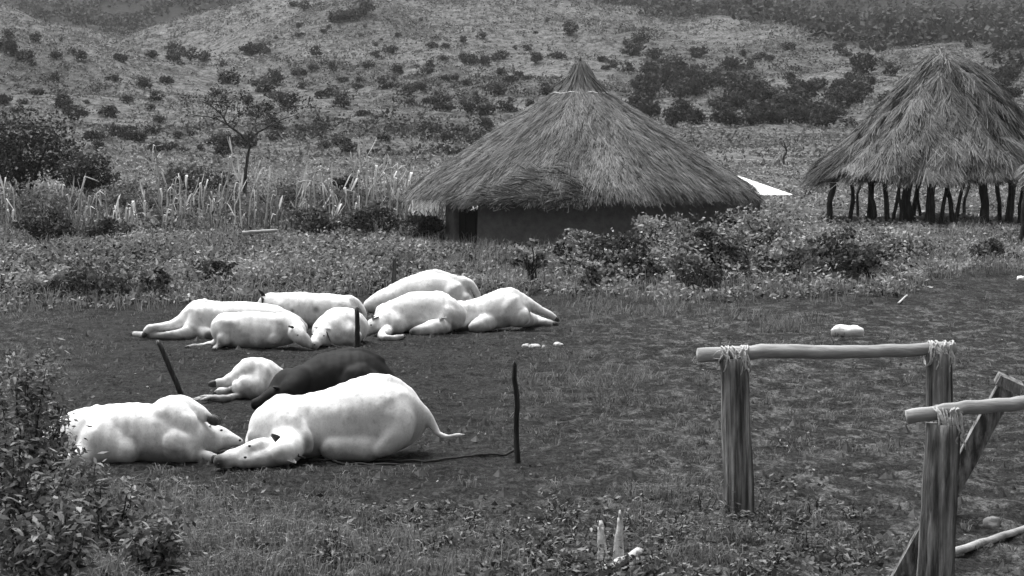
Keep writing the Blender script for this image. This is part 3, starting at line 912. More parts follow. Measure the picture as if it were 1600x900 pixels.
B = .10   # broad blend for the trunk
G_ = None # lies on the earth
cow('cow', 'biggest bloated white cow, tethered by rope, tail stretched out behind', 19.0,
    [(B, [(440, 672, 0, 50), (480, 667, .0, 50), (535, 660, .02, 56), (588, 650, .03, 65), (614, 655, .04, 50), (630, 660, .05, 32)]),
     (.06, [(445, 655, .02, 34), (418, 664, .0, 25), (398, 682, -.1, 14)]),
     (.035, [(448, 688, -.22, 30), (448, 701, -.5, 24), (440, 708, -.72, 19)]),
     (.035, [(442, 709, G_, 17), (420, 706, G_, 20), (398, 708, G_, 19.5), (376, 715, G_, 16), (356, 720, G_, 13), (341, 724, G_, 11)]), (.05, [(428, 717, -.60, 14), (402, 721, -.66, 12), (376, 725, -.74, 9)]), (.03, [(402, 696, -.58, 8), (388, 702, -.64, 7)]),
     (.03, [(456, 668, -.28, 22), (472, 690, -.36, 15), (478, 702, -.36, 9)]),
     (.02, [(604, 645, -.14, 42), (618, 668, -.22, 30), (606, 692, -.30, 18), (590, 706, -.34, 11)]),
     (.05, [(598, 640, -.10, 44), (628, 640, -.08, 24), (650, 645, -.02, 10)]),
     (.02, [(440, 642, -.05, 26), (452, 664, -.22, 27), (466, 690, -.36, 15)]),
     (.02, [(520, 700, -.22, 24), (575, 700, -.24, 24)]),
     (.03, [(600, 598, -.08, 12), (618, 602, -.06, 10), (640, 628, -.03, 9), (654, 642, .0, 8)]),
     (.03, [(446, 630, -.08, 11), (438, 655, -.22, 13), (446, 678, -.34, 12)]),
     (.025, [(634, 634, .0, 16), (651, 641, .0, 11), (664, 650, .0, 7.5), (677, 668, .0, 5), (687, 681, -.02, 3.8), (700, 684, -.05, 3.0), (724, 681, -.08, 2.6)])],
    legs=[[(420, 662, .12, 20), (402, 672, .08, 13), (390, 690, .0, 9), (388, 698, -.05, 7)]],
    eyes=[(387, 699, -.71, 2.6), (380, 717, -.80, 2.6)], nostrils=[(336, 720, -.86, 2.4), (338, 728, -.88, 2.2)],
    ears=[((430, 694, -.55, 8), (422, 681, -.62, 5), 'skin'), ((436, 721, -.72, 8), (460, 727, -.80, 5), 'white')],
    dark=[(333, 725, -.85, 22, .97), (648, 676, -.15, 26, .42), (622, 704, -.25, 34, .45), (585, 712, -.3, 30, .42), (545, 716, -.3, 34, .38), (505, 716, -.3, 30, .40), (560, 668, -.42, 16, .22), (606, 650, -.45, 13, .25), (470, 664, -.42, 12, .2), (474, 694, -.42, 15, .7), (612, 632, -.38, 10, .22), (548, 655, -.4, 14, .25), (520, 704, -.3, 24, .2), (440, 700, -.95, 9, .3)],  # dark muzzle; flank stains mixed with painted shade, also in the foreleg crevice
    halter=[(452, 676, -.34, 1.6), (460, 698, -.62, 1.6), (464, 716, -.70, 1.6), (474, 719, -.6, 1.6)], seed=1, h=.018)

cow('cow', 'white cow rolled on its side with foreleg raised, rump in the leafy bush', 18.75,
    [(B, [(105, 692, .1, 42), (150, 684, .05, 49), (205, 679, .02, 47), (262, 681, 0, 46), (292, 686, 0, 36)]),
     (.02, [(236, 655, -.02, 22), (262, 652, -.06, 28), (284, 664, -.12, 24)]), (.02, [(160, 690, -.12, 40), (190, 704, -.2, 26)]),
     (.04, [(290, 684, .05, 33), (314, 690, .05, 23), (330, 690, .05, 17)]),
     (.05, [(318, 680, .1, 19), (338, 682, .12, 16), (356, 688, .1, 11), (371, 693, .1, 8.5)]),
     (.05, [(325, 692, .0, 18), (350, 696, .1, 9)]),
     (.05, [(140, 712, -.2, 24), (112, 722, -.3, 16), (100, 730, -.35, 8)])],
    legs=[[(250, 652, .10, 25), (258, 638, .1, 18), (282, 634, .05, 14.5), (306, 645, 0, 11.5), (325, 655, -.03, 8.5)],
          [(274, 694, -.18, 28), (276, 706, G_, 19), (302, 713, G_, 11), (331, 719, G_, 8)]],
    eyes=[(343, 674, .0, 2.4)], ears=[((322, 670, .0, 8), (310, 664, .1, 5), 'white')], nostrils=[(372, 690, .06, 2)],
    dark=[(195, 660, -.26, 5, .5), (192, 654, -.26, 4, .4), (322, 695, -.1, 20, .6), (338, 702, .05, 16, .75), (350, 700, .1, 9, .6), (324, 655, -.05, 7, .8), (368, 698, .1, 6, .4)], seed=2, h=.018)

cow('calf', 'small white calf lying rump outward beside the black cow', 23.9,
    [(.08, [(394, 586, .1, 27), (410, 588, .35, 26), (426, 592, .6, 20), (440, 598, .9, 17)]),
     (.05, [(396, 590, .05, 25), (393, 605, -.12, 19)]),
     (.05, [(372, 606, -.15, 13), (420, 608, .1, 15)]),
     (.02, [(376, 618, -.15, 4), (350, 623, G_, 3), (330, 622, G_, 3.5), (312, 626, G_, 2.5)])],
    legs=[[(386, 580, .0, 20), (368, 590, -.05, 13), (350, 598, -.1, 8), (336, 600, -.12, 6)],
          [(382, 600, -.15, 14), (362, 608, G_, 10), (345, 613, G_, 7), (332, 617, G_, 5)]],
    tailtip=[(330, 622, -.3, 4), (304, 627, -.33, 2)], dark=[(340, 606, -.2, 7, .6), (334, 601, -.12, 5, .4), (362, 612, -.35, 7, .5)], seed=3, h=.018)

cow('cow', 'black cow lying between the white calf and the biggest white cow', 22.7,
    [(B, [(450, 614, 0, 30), (478, 606, .02, 36), (518, 595, .03, 43), (558, 591, .04, 44), (588, 596, .05, 30)]),
     (.06, [(452, 604, -.05, 28), (436, 614, -.12, 22), (424, 626, -.2, 14)]),
     (.04, [(425, 620, -.25, 14), (410, 629, -.3, 10), (398, 633, -.34, 8)]),
     (.02, [(470, 596, -.1, 26), (456, 612, -.24, 22), (446, 628, -.3, 12)]), (.02, [(492, 566, .05, 7), (530, 554, .05, 7), (566, 551, .05, 8), (592, 566, .05, 9)]), (.02, [(560, 600, -.16, 34), (585, 612, -.2, 26)]),
     (.03, [(602, 588, .05, 9), (614, 604, .05, 4), (618, 620, .05, 3)])],
    legs=[[(440, 622, -.25, 12), (424, 634, G_, 8), (408, 638, G_, 6)]], ears=[((432, 612, -.3, 5), (424, 606, -.35, 3), 'skin')],
    mat='black', seed=4, h=.02)

# the row further back
cow('cow', 'white cow with both hind legs stretched out straight, behind another white cow', 32.1,
    [(B, [(314, 495, 0, 27), (345, 498, .02, 26), (390, 499, .04, 27), (425, 501, .06, 24)]), (.06, [(425, 500, .06, 22), (455, 505, .15, 14), (470, 512, .3, 9)]),
     (.018, [(312, 496, -.1, 24), (302, 512, -.18, 17)]), (.03, [(318, 473, -.05, 7), (304, 478, -.05, 8), (294, 490, -.05, 8)]), (.04, [(316, 520, -.25, 13), (324, 524, -.4, 9)])],
    legs=[[(304, 495, -.02, 21), (288, 501, -.1, 13), (264, 509, -.2, 7), (240, 512, -.3, 5.5), (230, 514, -.32, 4.6), (226, 520, -.34, 4.2)],
          [(304, 514, -.1, 17), (284, 522, G_, 8), (252, 525, G_, 5), (224, 524, G_, 4.4), (208, 522, G_, 4)]],
    dark=[(323, 526, -.5, 12, .95), (308, 530, -.35, 12, .6), (226, 520, -.34, 5, .8), (203, 521, G_, 6, .8), (234, 515, -.3, 4, .5)], seed=5, h=.022)

cow('cow', 'white cow lying along the row, head down against the next cow', 30.1,
    [(B, [(354, 515, 0, 26), (385, 516, 0, 29), (420, 517, 0, 28), (444, 515, 0, 25)]), (.018, [(436, 512, -.1, 21), (428, 528, -.2, 12)]), (.018, [(356, 514, -.1, 22), (350, 528, -.18, 13)]), (.035, [(448, 510, 0, 22), (462, 518, -.15, 16), (464, 524, -.3, 12)]),
     (.03, [(459, 521, -.32, 11.5), (468, 527, -.36, 11), (476, 534, -.36, 8), (482, 539, -.36, 6.5)])],
    legs=[[(348, 530, -.15, 10), (330, 538, G_, 5), (308, 541, G_, 3.2), (292, 543, G_, 2.8)], [(350, 532, -.2, 8), (338, 542, G_, 4.5), (333, 546, G_, 3.2)],
          [(424, 530, -.2, 9), (416, 538, G_, 5.5), (413, 541, G_, 4)]],
    eyes=[(464, 524, -.46, 1.5)], ears=[((456, 514, -.42, 5), (449, 511, -.46, 3), 'skin')], dark=[(483, 540, -.38, 5, .6), (334, 528, -.2, 8, .35)], seed=6, h=.022)

cow('cow', 'white cow at the back with dark upturned ear, tail over its rump', 34.1,
    [(B, [(424, 482, 0, 23), (465, 484, .02, 27), (510, 486, .03, 27), (541, 487, .04, 20)]), (.018, [(532, 484, -.1, 19), (522, 498, -.2, 12)]), (.018, [(440, 484, -.1, 18), (448, 498, -.2, 10)]), (.05, [(528, 478, 0, 17), (545, 472, 0, 11)]),
     (.05, [(426, 478, -.02, 19), (416, 474, -.05, 13), (410, 480, -.1, 8)]),
     (.02, [(545, 467, 0, 6), (558, 473, 0, 4.5), (567, 484, -.02, 3.8), (571, 496, -.03, 3)])],
    ears=[((411, 468, -.05, 8), (402, 452, -.08, 3), 'skin'), ((411, 482, -.22, 6), (407, 464, -.2, 3), 'skin')], eyes=[(413, 473, -.18, 1.5)],
    dark=[(408, 480, -.12, 9, .95), (456, 486, -.28, 3, .7), (493, 484, -.28, 5, .6), (568, 497, 0, 5, .7), (420, 488, -.2, 8, .4)], seed=7, h=.024)

cow('cow', 'white cow lying end-on with its roped head towards the open yard', 30.3,
    [(B, [(512, 518, .05, 25), (526, 513, .2, 31), (540, 511, .5, 30), (552, 512, .85, 24)]), (.06, [(516, 520, .0, 23), (508, 524, -.1, 18)]), (.05, [(540, 522, .05, 20), (552, 527, .1, 12)]),
     (.03, [(507, 522, -.12, 15.5), (499, 527, -.25, 12.5), (493, 534, -.4, 9), (489, 539, -.5, 8)])],
    legs=[[(530, 533, .0, 9), (545, 536, G_, 6), (556, 538, G_, 4)]],
    eyes=[(487, 523, -.40, 1.5), (505, 525, -.40, 1.5)], ears=[((497, 515, -.2, 4), (488, 511, -.2, 3), 'white'), ((508, 517, -.22, 4), (516, 515, -.26, 3), 'white')], nostrils=[(486, 538, -.58, 1.4), (490, 539, -.58, 1.4)],
    dark=[(488, 542, -.52, 6, .9)], halter=[(503, 512, -.18, 1.0), (511, 520, -.30, 1.0), (514, 532, -.32, 1.0), (520, 540, -.4, 1.0), (532, 544, -.55, 1.0)], seed=8, h=.022)

cow('cow', 'highest white cow at the back of the row, tail hanging down its rump', 36.6,
    [(B, [(590, 476, 0, 16), (630, 464, .02, 27), (676, 457, .03, 36), (706, 463, .04, 28), (720, 468, .04, 19)]), (.06, [(600, 470, 0, 17), (578, 478, -.05, 11)]),
     (.018, [(704, 462, -.12, 24), (716, 476, -.18, 14)]), (.03, [(680, 426, -.05, 7), (706, 436, -.03, 8), (722, 445, -.02, 8)]), (.02, [(712, 444, 0, 14), (728, 442, 0, 8), (738, 447, 0, 5), (745, 458, 0, 4), (752, 475, 0, 3.2)])],
    legs=[[(722, 470, -.1, 16), (735, 485, -.1, 8), (742, 492, -.1, 6)]], dark=[(729, 458, -.1, 7, .5)], seed=9, h=.024)

cow('cow', 'white cow in the middle of the row, foreleg tucked under its chin', 32.9,
    [(B, [(608, 496, 0, 24), (645, 488, .02, 31), (682, 487, .03, 32), (706, 494, .04, 22)]), (.05, [(620, 506, -.2, 18), (600, 503, -.25, 17), (590, 507, -.35, 13)]),
     (.018, [(694, 492, -.12, 20), (684, 508, -.24, 12)]), (.03, [(612, 478, -.05, 9), (606, 492, -.22, 10), (616, 504, -.34, 9)]), (.03, [(592, 506, -.4, 12.5), (582, 511, -.45, 11), (573, 518, -.48, 7.5), (569, 521, -.5, 6.5)])],
    legs=[[(606, 516, -.35, 9), (596, 526, G_, 6), (612, 529, G_, 4.2), (628, 526, G_, 3.8)]],
    eyes=[(579, 508, -.58, 1.6)], ears=[((590, 497, -.45, 5), (581, 500, -.52, 4), 'skin')],
    dark=[(567, 522, -.52, 6, .9), (608, 522, -.4, 9, .7), (580, 499, -.45, 4, .5), (663, 498, -.33, 4, .5)], seed=10, h=.022)

cow('cow', 'white cow with hind legs sticking out stiffly past the end of the row', 33.5,
    [(B, [(716, 495, 0, 22), (755, 490, .02, 27), (790, 481, .03, 31), (804, 482, .04, 25)]), (.05, [(716, 490, 0, 20), (704, 499, -.3, 15), (696, 506, -.6, 13.5), (688, 511, -.95, 12)]),
     (.03, [(690, 511, G_, 11.5), (676, 512, G_, 12), (660, 516, G_, 9), (645, 519, G_, 6.5)]), (.018, [(798, 484, -.1, 25), (812, 494, -.16, 16)]), (.018, [(730, 490, -.12, 18), (722, 504, -.24, 11)]), (.03, [(796, 456, -.02, 7), (808, 462, -.02, 8), (818, 474, -.02, 8)]), (.03, [(762, 503, -.22, 14), (748, 508, -.38, 12), (738, 512, -.4, 7)])],
    legs=[[(806, 472, .05, 18), (822, 473, .05, 9.5), (842, 483, .05, 6), (862, 493, .05, 4.5), (867, 497, .05, 3.8)],
          [(808, 494, -.1, 18), (830, 500, G_, 10), (852, 504, G_, 6), (864, 506, G_, 4)],
          [(712, 486, -.2, 10), (708, 498, -.36, 6.5), (705, 512, -.4, 5), (704, 517, -.42, 4)]],
    eyes=[(667, 510, -1.13, 2.2)], ears=[((688, 502, -1.0, 5), (698, 496, -1.05, 3), 'white')], dark=[(640, 519, -1.24, 14, .95), (668, 500, -.35, 3, .6), (704, 521, -.42, 4, .8), (740, 514, -.4, 6, .4)], seed=11, h=.022)

# ------------------------------------------------------------------ tethering stakes and the rope
def stake(label, base, top, d, r, seed):
    b = W(base[0], base[1], d); t_ = W(top[0], top[1], d)
    g = float(terrain(b[0], b[1])); b[2] = g - .12
    pts, rr = subdiv_path([b, t_], [r, r * .8], 9, .012, seed)
    t = thing('tether_stake', label, 'stake', (b[0], b[1], g), 'tethering stakes')
    obj('shaft', MB().add(tube(pts, rr, 8, True, .10, .1, seed)).mesh('stake'), M['bark'], t)
    e = pts[-1] - pts[-2]; e /= np.linalg.norm(e)
    obj('split_top', MB().add(tube([pts[-1] - e * .01, pts[-1] + e * .035], [r * .82, r * .35], 7, True, .3, .2, seed)).mesh('split_top'), M['wood'], t)
    return t
def gd(py): return F * H / (py - HY)
stake('slanting dark stake by the white calf', (289, 622), (247, 537), gd(622), .036, 1)
stake('upright dark stake in front of the roped end-on cow', (559, 550), (557, 484), gd(550), .042, 2)
stake('short stake behind the highest white cow', (615, 492), (615, 404), gd(490), .05, 3)
stake('tall thin stake holding the rope of the biggest cow', (809, 727), (804, 570), gd(727), .028, 4)

pts = []
for px, py, dz in ((466, 716, .10), (500, 717, .05), (560, 719, .03), (620, 723, .02), (680, 724, .02), (740, 722, .02), (790, 720, .03), (808, 718, .06)):
    x, y = GP(px, py); y = min(y, 19.6); pts.append((x, y, float(terrain(x, y)) + dz))
pp, _ = subdiv_path(pts, [1] * len(pts), 46, .010, 5)
pp[:, 2] = np.maximum(pp[:, 2], terrain(pp[:, 0], pp[:, 1]) + .015)
me = MB().add(tube(pp, [.013] * 46, 6)).mesh('tether_rope')
obj('tether_rope', me, M['darkrope'], label='dark tether rope lying from the biggest cow to its stake', cat='rope')
# a second strand, slack on the earth
pts = []
for px, py in ((480, 720), (540, 724), (600, 729), (650, 728)):
    x, y = GP(px, py); pts.append((x, y, float(terrain(x, y)) + .014))
pp, _ = subdiv_path(pts, [1] * 4, 30, .012, 6); pp[:, 2] = terrain(pp[:, 0], pp[:, 1]) + .012
obj('loose_rope', MB().add(tube(pp, [.012] * 30, 6)).mesh('loose_rope'), M['darkrope'], label='short slack rope end on the soil beside the biggest cow', cat='rope')

# ------------------------------------------------------------------ rail frames in the foreground
def post_mesh(base, top, rb, rt, seed, seg=14):
    pts, rr = subdiv_path([base, top], [rb, rt], 14, .004, seed)
    return MB().add(tube(pts, rr, 44, True, .012, .085, seed)).mesh('post')
def lashing(parent, c, rail_r, post_r, axis, seed, tails=3, mat='rope'):
    rg = np.random.default_rng(seed)
    mb = MB()
    c = np.array(c, float); ax = np.array(axis, float); ax /= np.linalg.norm(ax)
    up = np.array([0, 0, 1.0]); dp = np.cross(ax, up); dp /= np.linalg.norm(dp)
    for k in range(9):                        # turns slanting round rail and post head
        off = (rg.random() - .5) * post_r * 2.0; sl = rg.uniform(-.6, .6)
        pts = []
        for a in np.linspace(0, 2 * math.pi, 18):
            r1 = rail_r * 1.12 + .004; zz = math.cos(a); yy = math.sin(a)
            z = zz * r1 if zz > 0 else zz * (r1 + post_r * .75)
            y = yy * (r1 if zz > 0 else r1 + (post_r * 1.06 - r1) * min(1, -zz * 2.2))
            pts.append(c + ax * (off + sl * zz * post_r) + dp * y + up * z)
        mb.add(tube(pts, [.0075] * 18, 5, False, .35, 0, k))
    o = obj('lashing', mb.mesh('lashing'), M[mat], parent)
    for k in range(tails):
        p0 = c + ax * rg.uniform(-.6, .9) * post_r - dp * (post_r * .9) * (1 if dp[1] > 0 else -1)
        L = rg.uniform(.10, .24)
        pts, rr = subdiv_path([p0 + up * rail_r * .8, p0 + up * .0 - dp * .02, p0 - up * L * .6 + ax * rg.uniform(-.03, .05), p0 - up * L + ax * rg.uniform(-.03, .06)], [.009, .011, .009, .004], 10, .008, seed + k)
        sub = obj('rope_end', MB().add(tube(pts, rr, 5, True, .2)).mesh('rope_end'), M[mat]); sub.parent = o
    for k in range(12):                       # frayed fibres
        p0 = c + ax * rg.uniform(-1, 1) * post_r - dp * (post_r * rg.uniform(.7, 1.05)) * (1 if dp[1] > 0 else -1) + up * rg.uniform(-.06, rail_r * 1.1)
        e = p0 + ax * rg.normal(0, .04) - up * rg.uniform(.03, .13) - dp * rg.uniform(0, .03)
        sub = obj('fibre', MB().add(tube([p0, (p0 + e) / 2 + rg.normal(0, .012, 3), e], [.003, .0035, .0015], 4)).mesh('fibre'), M[mat]); sub.parent = o
    return o
def rail_path(a, b, r0, r1, seed):
    a, b = np.array(a), np.array(b); rg = np.random.default_rng(seed)
    pts, rr = subdiv_path([a, a + (b - a) * .3 + [0, 0, .016], a + (b - a) * .62 + [0, .01, -.012], b], [r0, r0 * .97, r1 * 1.05, r1], 30, .006, seed)
    mb = MB().add(tube(pts, rr, 18, True, .03, .06, seed))
    for k in range(5):                        # trimmed knots
        i = rg.integers(3, 27); an = rg.random() * 6.28
        mb.add(sph(pts[i] + np.array([0, math.cos(an), math.sin(an)]) * rr[i] * .85, rr[i] * .42, 1.3, .9, .9))
    return mb.mesh('rail')

dA = gd(812)
fa = thing('rail_frame', 'rail lashed across two thick weathered posts in the yard', 'rail frame', (W(1310, 812, dA)[0], dA, 0), 'lashed rail frames')
b0 = W(1162, 812, dA); t0 = W(1148, 560, dA); b0[2] = -.3
obj('post', post_mesh(b0, t0, .120, .103, 11), M['wood'], fa)
dB = dA + .15
b1 = W(1476, 800, dB); t1 = W(1470, 552, dB); b1[2] = -.3
obj('post', post_mesh(b1, t1, .112, .100, 12), M['wood'], fa)
r0 = W(1092, 556, dA - .02); r1 = W(1494, 544, dB + .02)
obj('rail', rail_path(r0, r1, .056, .048, 13), M['rail'], fa)
lashing(fa, W(1147, 554, dA), .054, .10, r1 - r0, 21, 4)
lashing(fa, W(1470, 545, dB), .050, .10, r1 - r0, 22, 5)

dC = gd(935)
fb = thing('rail_frame', 'rail lashed to one split post propped by a slanting plank', 'rail frame', (W(1475, 935, dC)[0], dC, 0), 'lashed rail frames')
b0 = W(1465, 935, dC); t0 = W(1478, 664, dC); b0[2] = -.3
obj('post', post_mesh(b0, t0, .118, .106, 14), M['wood'], fb)
r0 = W(1421, 654, dC - .02); r1 = W(1760, 610, dC + .05)
obj('rail', rail_path(r0, r1, .047, .044, 15), M['rail'], fb)
lashing(fb, W(1484, 648, dC), .046, .085, r1 - r0, 23, 5)
b2 = W(1752, 930, dC + .1); t2 = W(1745, 616, dC + .1); b2[2] = -.3
obj('post', post_mesh(b2, t2, .118, .106, 16), M['wood'], fb)
# the slanting plank behind the post
pa = W(1408, 884, dC + .55); pb = W(1577, 606, dC + .18)
ga = float(terrain(pa[0], pa[1])); pa[2] = ga - .03
axp = (pb - pa); Lp = np.linalg.norm(axp); axp /= Lp
side = np.cross(axp, [0, 1, 0]); side /= np.linalg.norm(side); thk = np.cross(side, axp)
V = []; Fc = []
nn = 10
rg = np.random.default_rng(4)
for i in range(nn):
    c = pa + axp * Lp * i / (nn - 1)
    w1, w2 = .062 + rg.normal(0, .003), .062 + rg.normal(0, .003)
    for (a, b) in ((-w1, -.03), (w2, -.03), (w2, .03), (-w1, .03)): V.append(c + side * a + thk * b)
for i in range(nn - 1):
    for k in range(4): Fc.append((i * 4 + k, i * 4 + (k + 1) % 4, i * 4 + 4 + (k + 1) % 4, i * 4 + 4 + k))
Fc += [(3, 2, 1, 0), tuple(nn * 4 - 4 + k for k in range(4))]
obj('brace', mesh_idx('brace', V, Fc, False), M['wood'], fb)
cl = pb + axp * .03
obj('brace_cleat', MB().add(box_verts(cl, side * .085, thk * .05, axp * .035)).mesh('cleat', False), M['wood'], fb)

# ------------------------------------------------------------------ small things lying about
def rock(label, px, py, d, w, hgt, mat, seed, cat='stone', name='stone', group=None, dep=None):
    c = W(px, py, d); z = float(terrain(c[0], d))
    V, Fc = sph(np.zeros(3), 1, nu=18, nv=12)
    V = np.array(V); n = fbm(V[:, 0] * 1.7 + seed, V[:, 1] * 1.7 + V[:, 2], seed, 3) - .5
    V = V * (1 + n * 1.0)[:, None]
    V *= np.array([w / 2, (dep or w) / 2, hgt * .8])
    V += np.array([c[0], d, z + hgt * .35])
    return obj(name, mesh_idx('rock', V, Fc), M[mat], loc=None, label=label, cat=cat, group=group)
rock('flat-topped white stone on bare ground beyond the first rail', 1328, 521, 32.2, .52, .15, 'stone', 5, dep=.42)
rock('small grey stone on the ground behind the slanting plank', 1557, 822, 15.4, .135, .075, 'greystone', 6)
rock('small pale stone at the edge of the far weeds', 1597, 459, 42.5, .2, .09, 'stone', 7)
for k, (px, py, w) in enumerate(((822, 544, .10), (836, 541, .16), (872, 540, .15), (830, 547, .07), (850, 545, .06))):
    rock('bit of pale litter on the soil past the stiff-legged cow', px, py, gd(py) , w, .05, 'pale', 30 + k, 'litter', 'litter_scrap', 'pale litter scraps')
def log(name, label, pts, r, mat, cat, seed, wob=.006, group=None, taper=.85):
    pp, rr = subdiv_path(pts, np.linspace(r, r * taper, len(pts)), 14, wob, seed)
    t = thing(name, label, cat, (pp[0][0], pp[0][1], max(0, min(pp[0][2], 3))), group)
    obj('shaft', MB().add(tube(pp, rr, 9, True, .06, .08, seed)).mesh(name), M[mat], t)
    # broken butt
    e = pp[-1] - pp[-2]; e /= np.linalg.norm(e)
    obj('broken_end', MB().add(tube([pp[-1] - e * .01, pp[-1] + e * r * 1.1], [rr[-1] * .96, rr[-1] * .4], 7, True, .3, .2, seed)).mesh('broken_end'), M['pale'], t)
    return t
def onground(px, py, up):
    d = gd(py); x = (px - 800) / F * d
    return np.array([x, d, float(terrain(x, d)) + up])
log('pole', 'pale straight pole lying on the ground past the split post', [onground(1492, 873, .03), onground(1560, 850, .03), onground(1640, 824, .04)], .030, 'rail', 'pole', 41)
log('plank', 'pale plank lying in the grass below the dry maize', [np.array([(378 - 800) / F * 52, 52, float(terrain((378 - 800) / F * 52, 52)) + .3]), np.array([(430 - 800) / F * 52, 52.2, float(terrain((430 - 800) / F * 52, 52)) + .32])], .05, 'rail', 'plank', 42)
c = onground(955, 884, 0)
log('stump_stick', 'broken pale stick standing upright, pointed, in the foreground weeds', [onground(966, 886, -.05), onground(966, 886, -.05) + [.02, .02, .38]], .05, 'pale', 'stick', 43, .002, taper=.35)
log('stump_stick', 'shorter bleached stick leaning beside the pointed upright stick', [onground(945, 886, -.05), onground(945, 886, -.05) + [-.02, .05, .29]], .045, 'pale', 'stick', 44, .002, taper=.5)
log('stump_stick', 'bleached stick lying slantwise at the foot of the upright sticks', [onground(945, 900, .04), onground(1000, 880, .08)], .034, 'pale', 'stick', 45, .006)
log('twig', 'thin pale twig lying on the bare slope right of the weeds', [onground(1010 + 395, 484, .03), onground(1010 + 408, 478, .05)], .02, 'pale', 'twig', 46)
# pale sheet leaning behind the hut's left eave
sx0, sd = (664 - 800) / F * 60, 60.0
sz0 = float(terrain(sx0, sd))
V = []; Fc = []
for i in range(13):
    x = sx0 - .42 + .84 * i / 12; w_ = .018 * math.cos(i * math.pi)
    for (z, yy) in ((hz_at(338, 60), 0), (hz_at(308, 60), .12)):
        for th_ in (0, .008): V.append((x, sd + yy + w_ + th_, z))
for i in range(12):
    b = i * 4; Fc += [(b, b + 4, b + 6, b + 2), (b + 1, b + 3, b + 7, b + 5), (b + 2, b + 6, b + 7, b + 3), (b, b + 1, b + 5, b + 4)]
sh = thing('metal_sheet', 'bright corrugated metal sheet propped behind the hut under its eave', 'metal sheet', (sx0, sd, sz0))
obj('sheet', mesh_idx('sheet', V, Fc, False), M['metal'], sh)
for k in (-.3, .3):
    obj('prop', MB().add(tube([(sx0 + k, sd + .16, sz0 - .1), (sx0 + k, sd + .16, hz_at(310, 60))], [.03, .03], 6)).mesh('prop'), M['bark'], sh)

# ------------------------------------------------------------------ where plants grow (yard positions read as photo row/column of flat ground)
def blob(px, py, L):
    s = 0
    for (a, b, sx, sy, k) in L: s = s + k * np.exp(-((px - a) / sx) ** 2 - ((py - b) / sy) ** 2)
    return np.clip(s, 0, 1)
GRASS = [(950, 610, 130, 50, .55), (1310, 640, 110, 40, .35), (1290, 590, 160, 32, .35), (1040, 690, 170, 45, .45), (980, 800, 220, 50, .75), (1200, 850, 160, 60, .9),
         (280, 850, 260, 80, 1.3), (560, 820, 160, 50, .6), (130, 760, 130, 60, .8), (1000, 500, 140, 22, .7), (1230, 520, 60, 22, .8), (120, 480, 160, 26, .7),
         (700, 870, 300, 40, .7), (1120, 760, 90, 50, .6), (1480, 840, 120, 60, .25), (1160, 800, 30, 30, .9), (40, 560, 80, 50, .9), (1400, 700, 80, 30, .25), (880, 560, 60, 20, .35), (810, 650, 25, 25, .5), (150, 570, 40, 30, .5)]
def in_cow(px, py):
    return ((px > 210) & (px < 870) & (py > 505) & (py < 548)) | ((px > 140) & (px < 670) & (py > 640) & (py < 735)) | ((px > 330) & (px < 600) & (py > 590) & (py < 640))

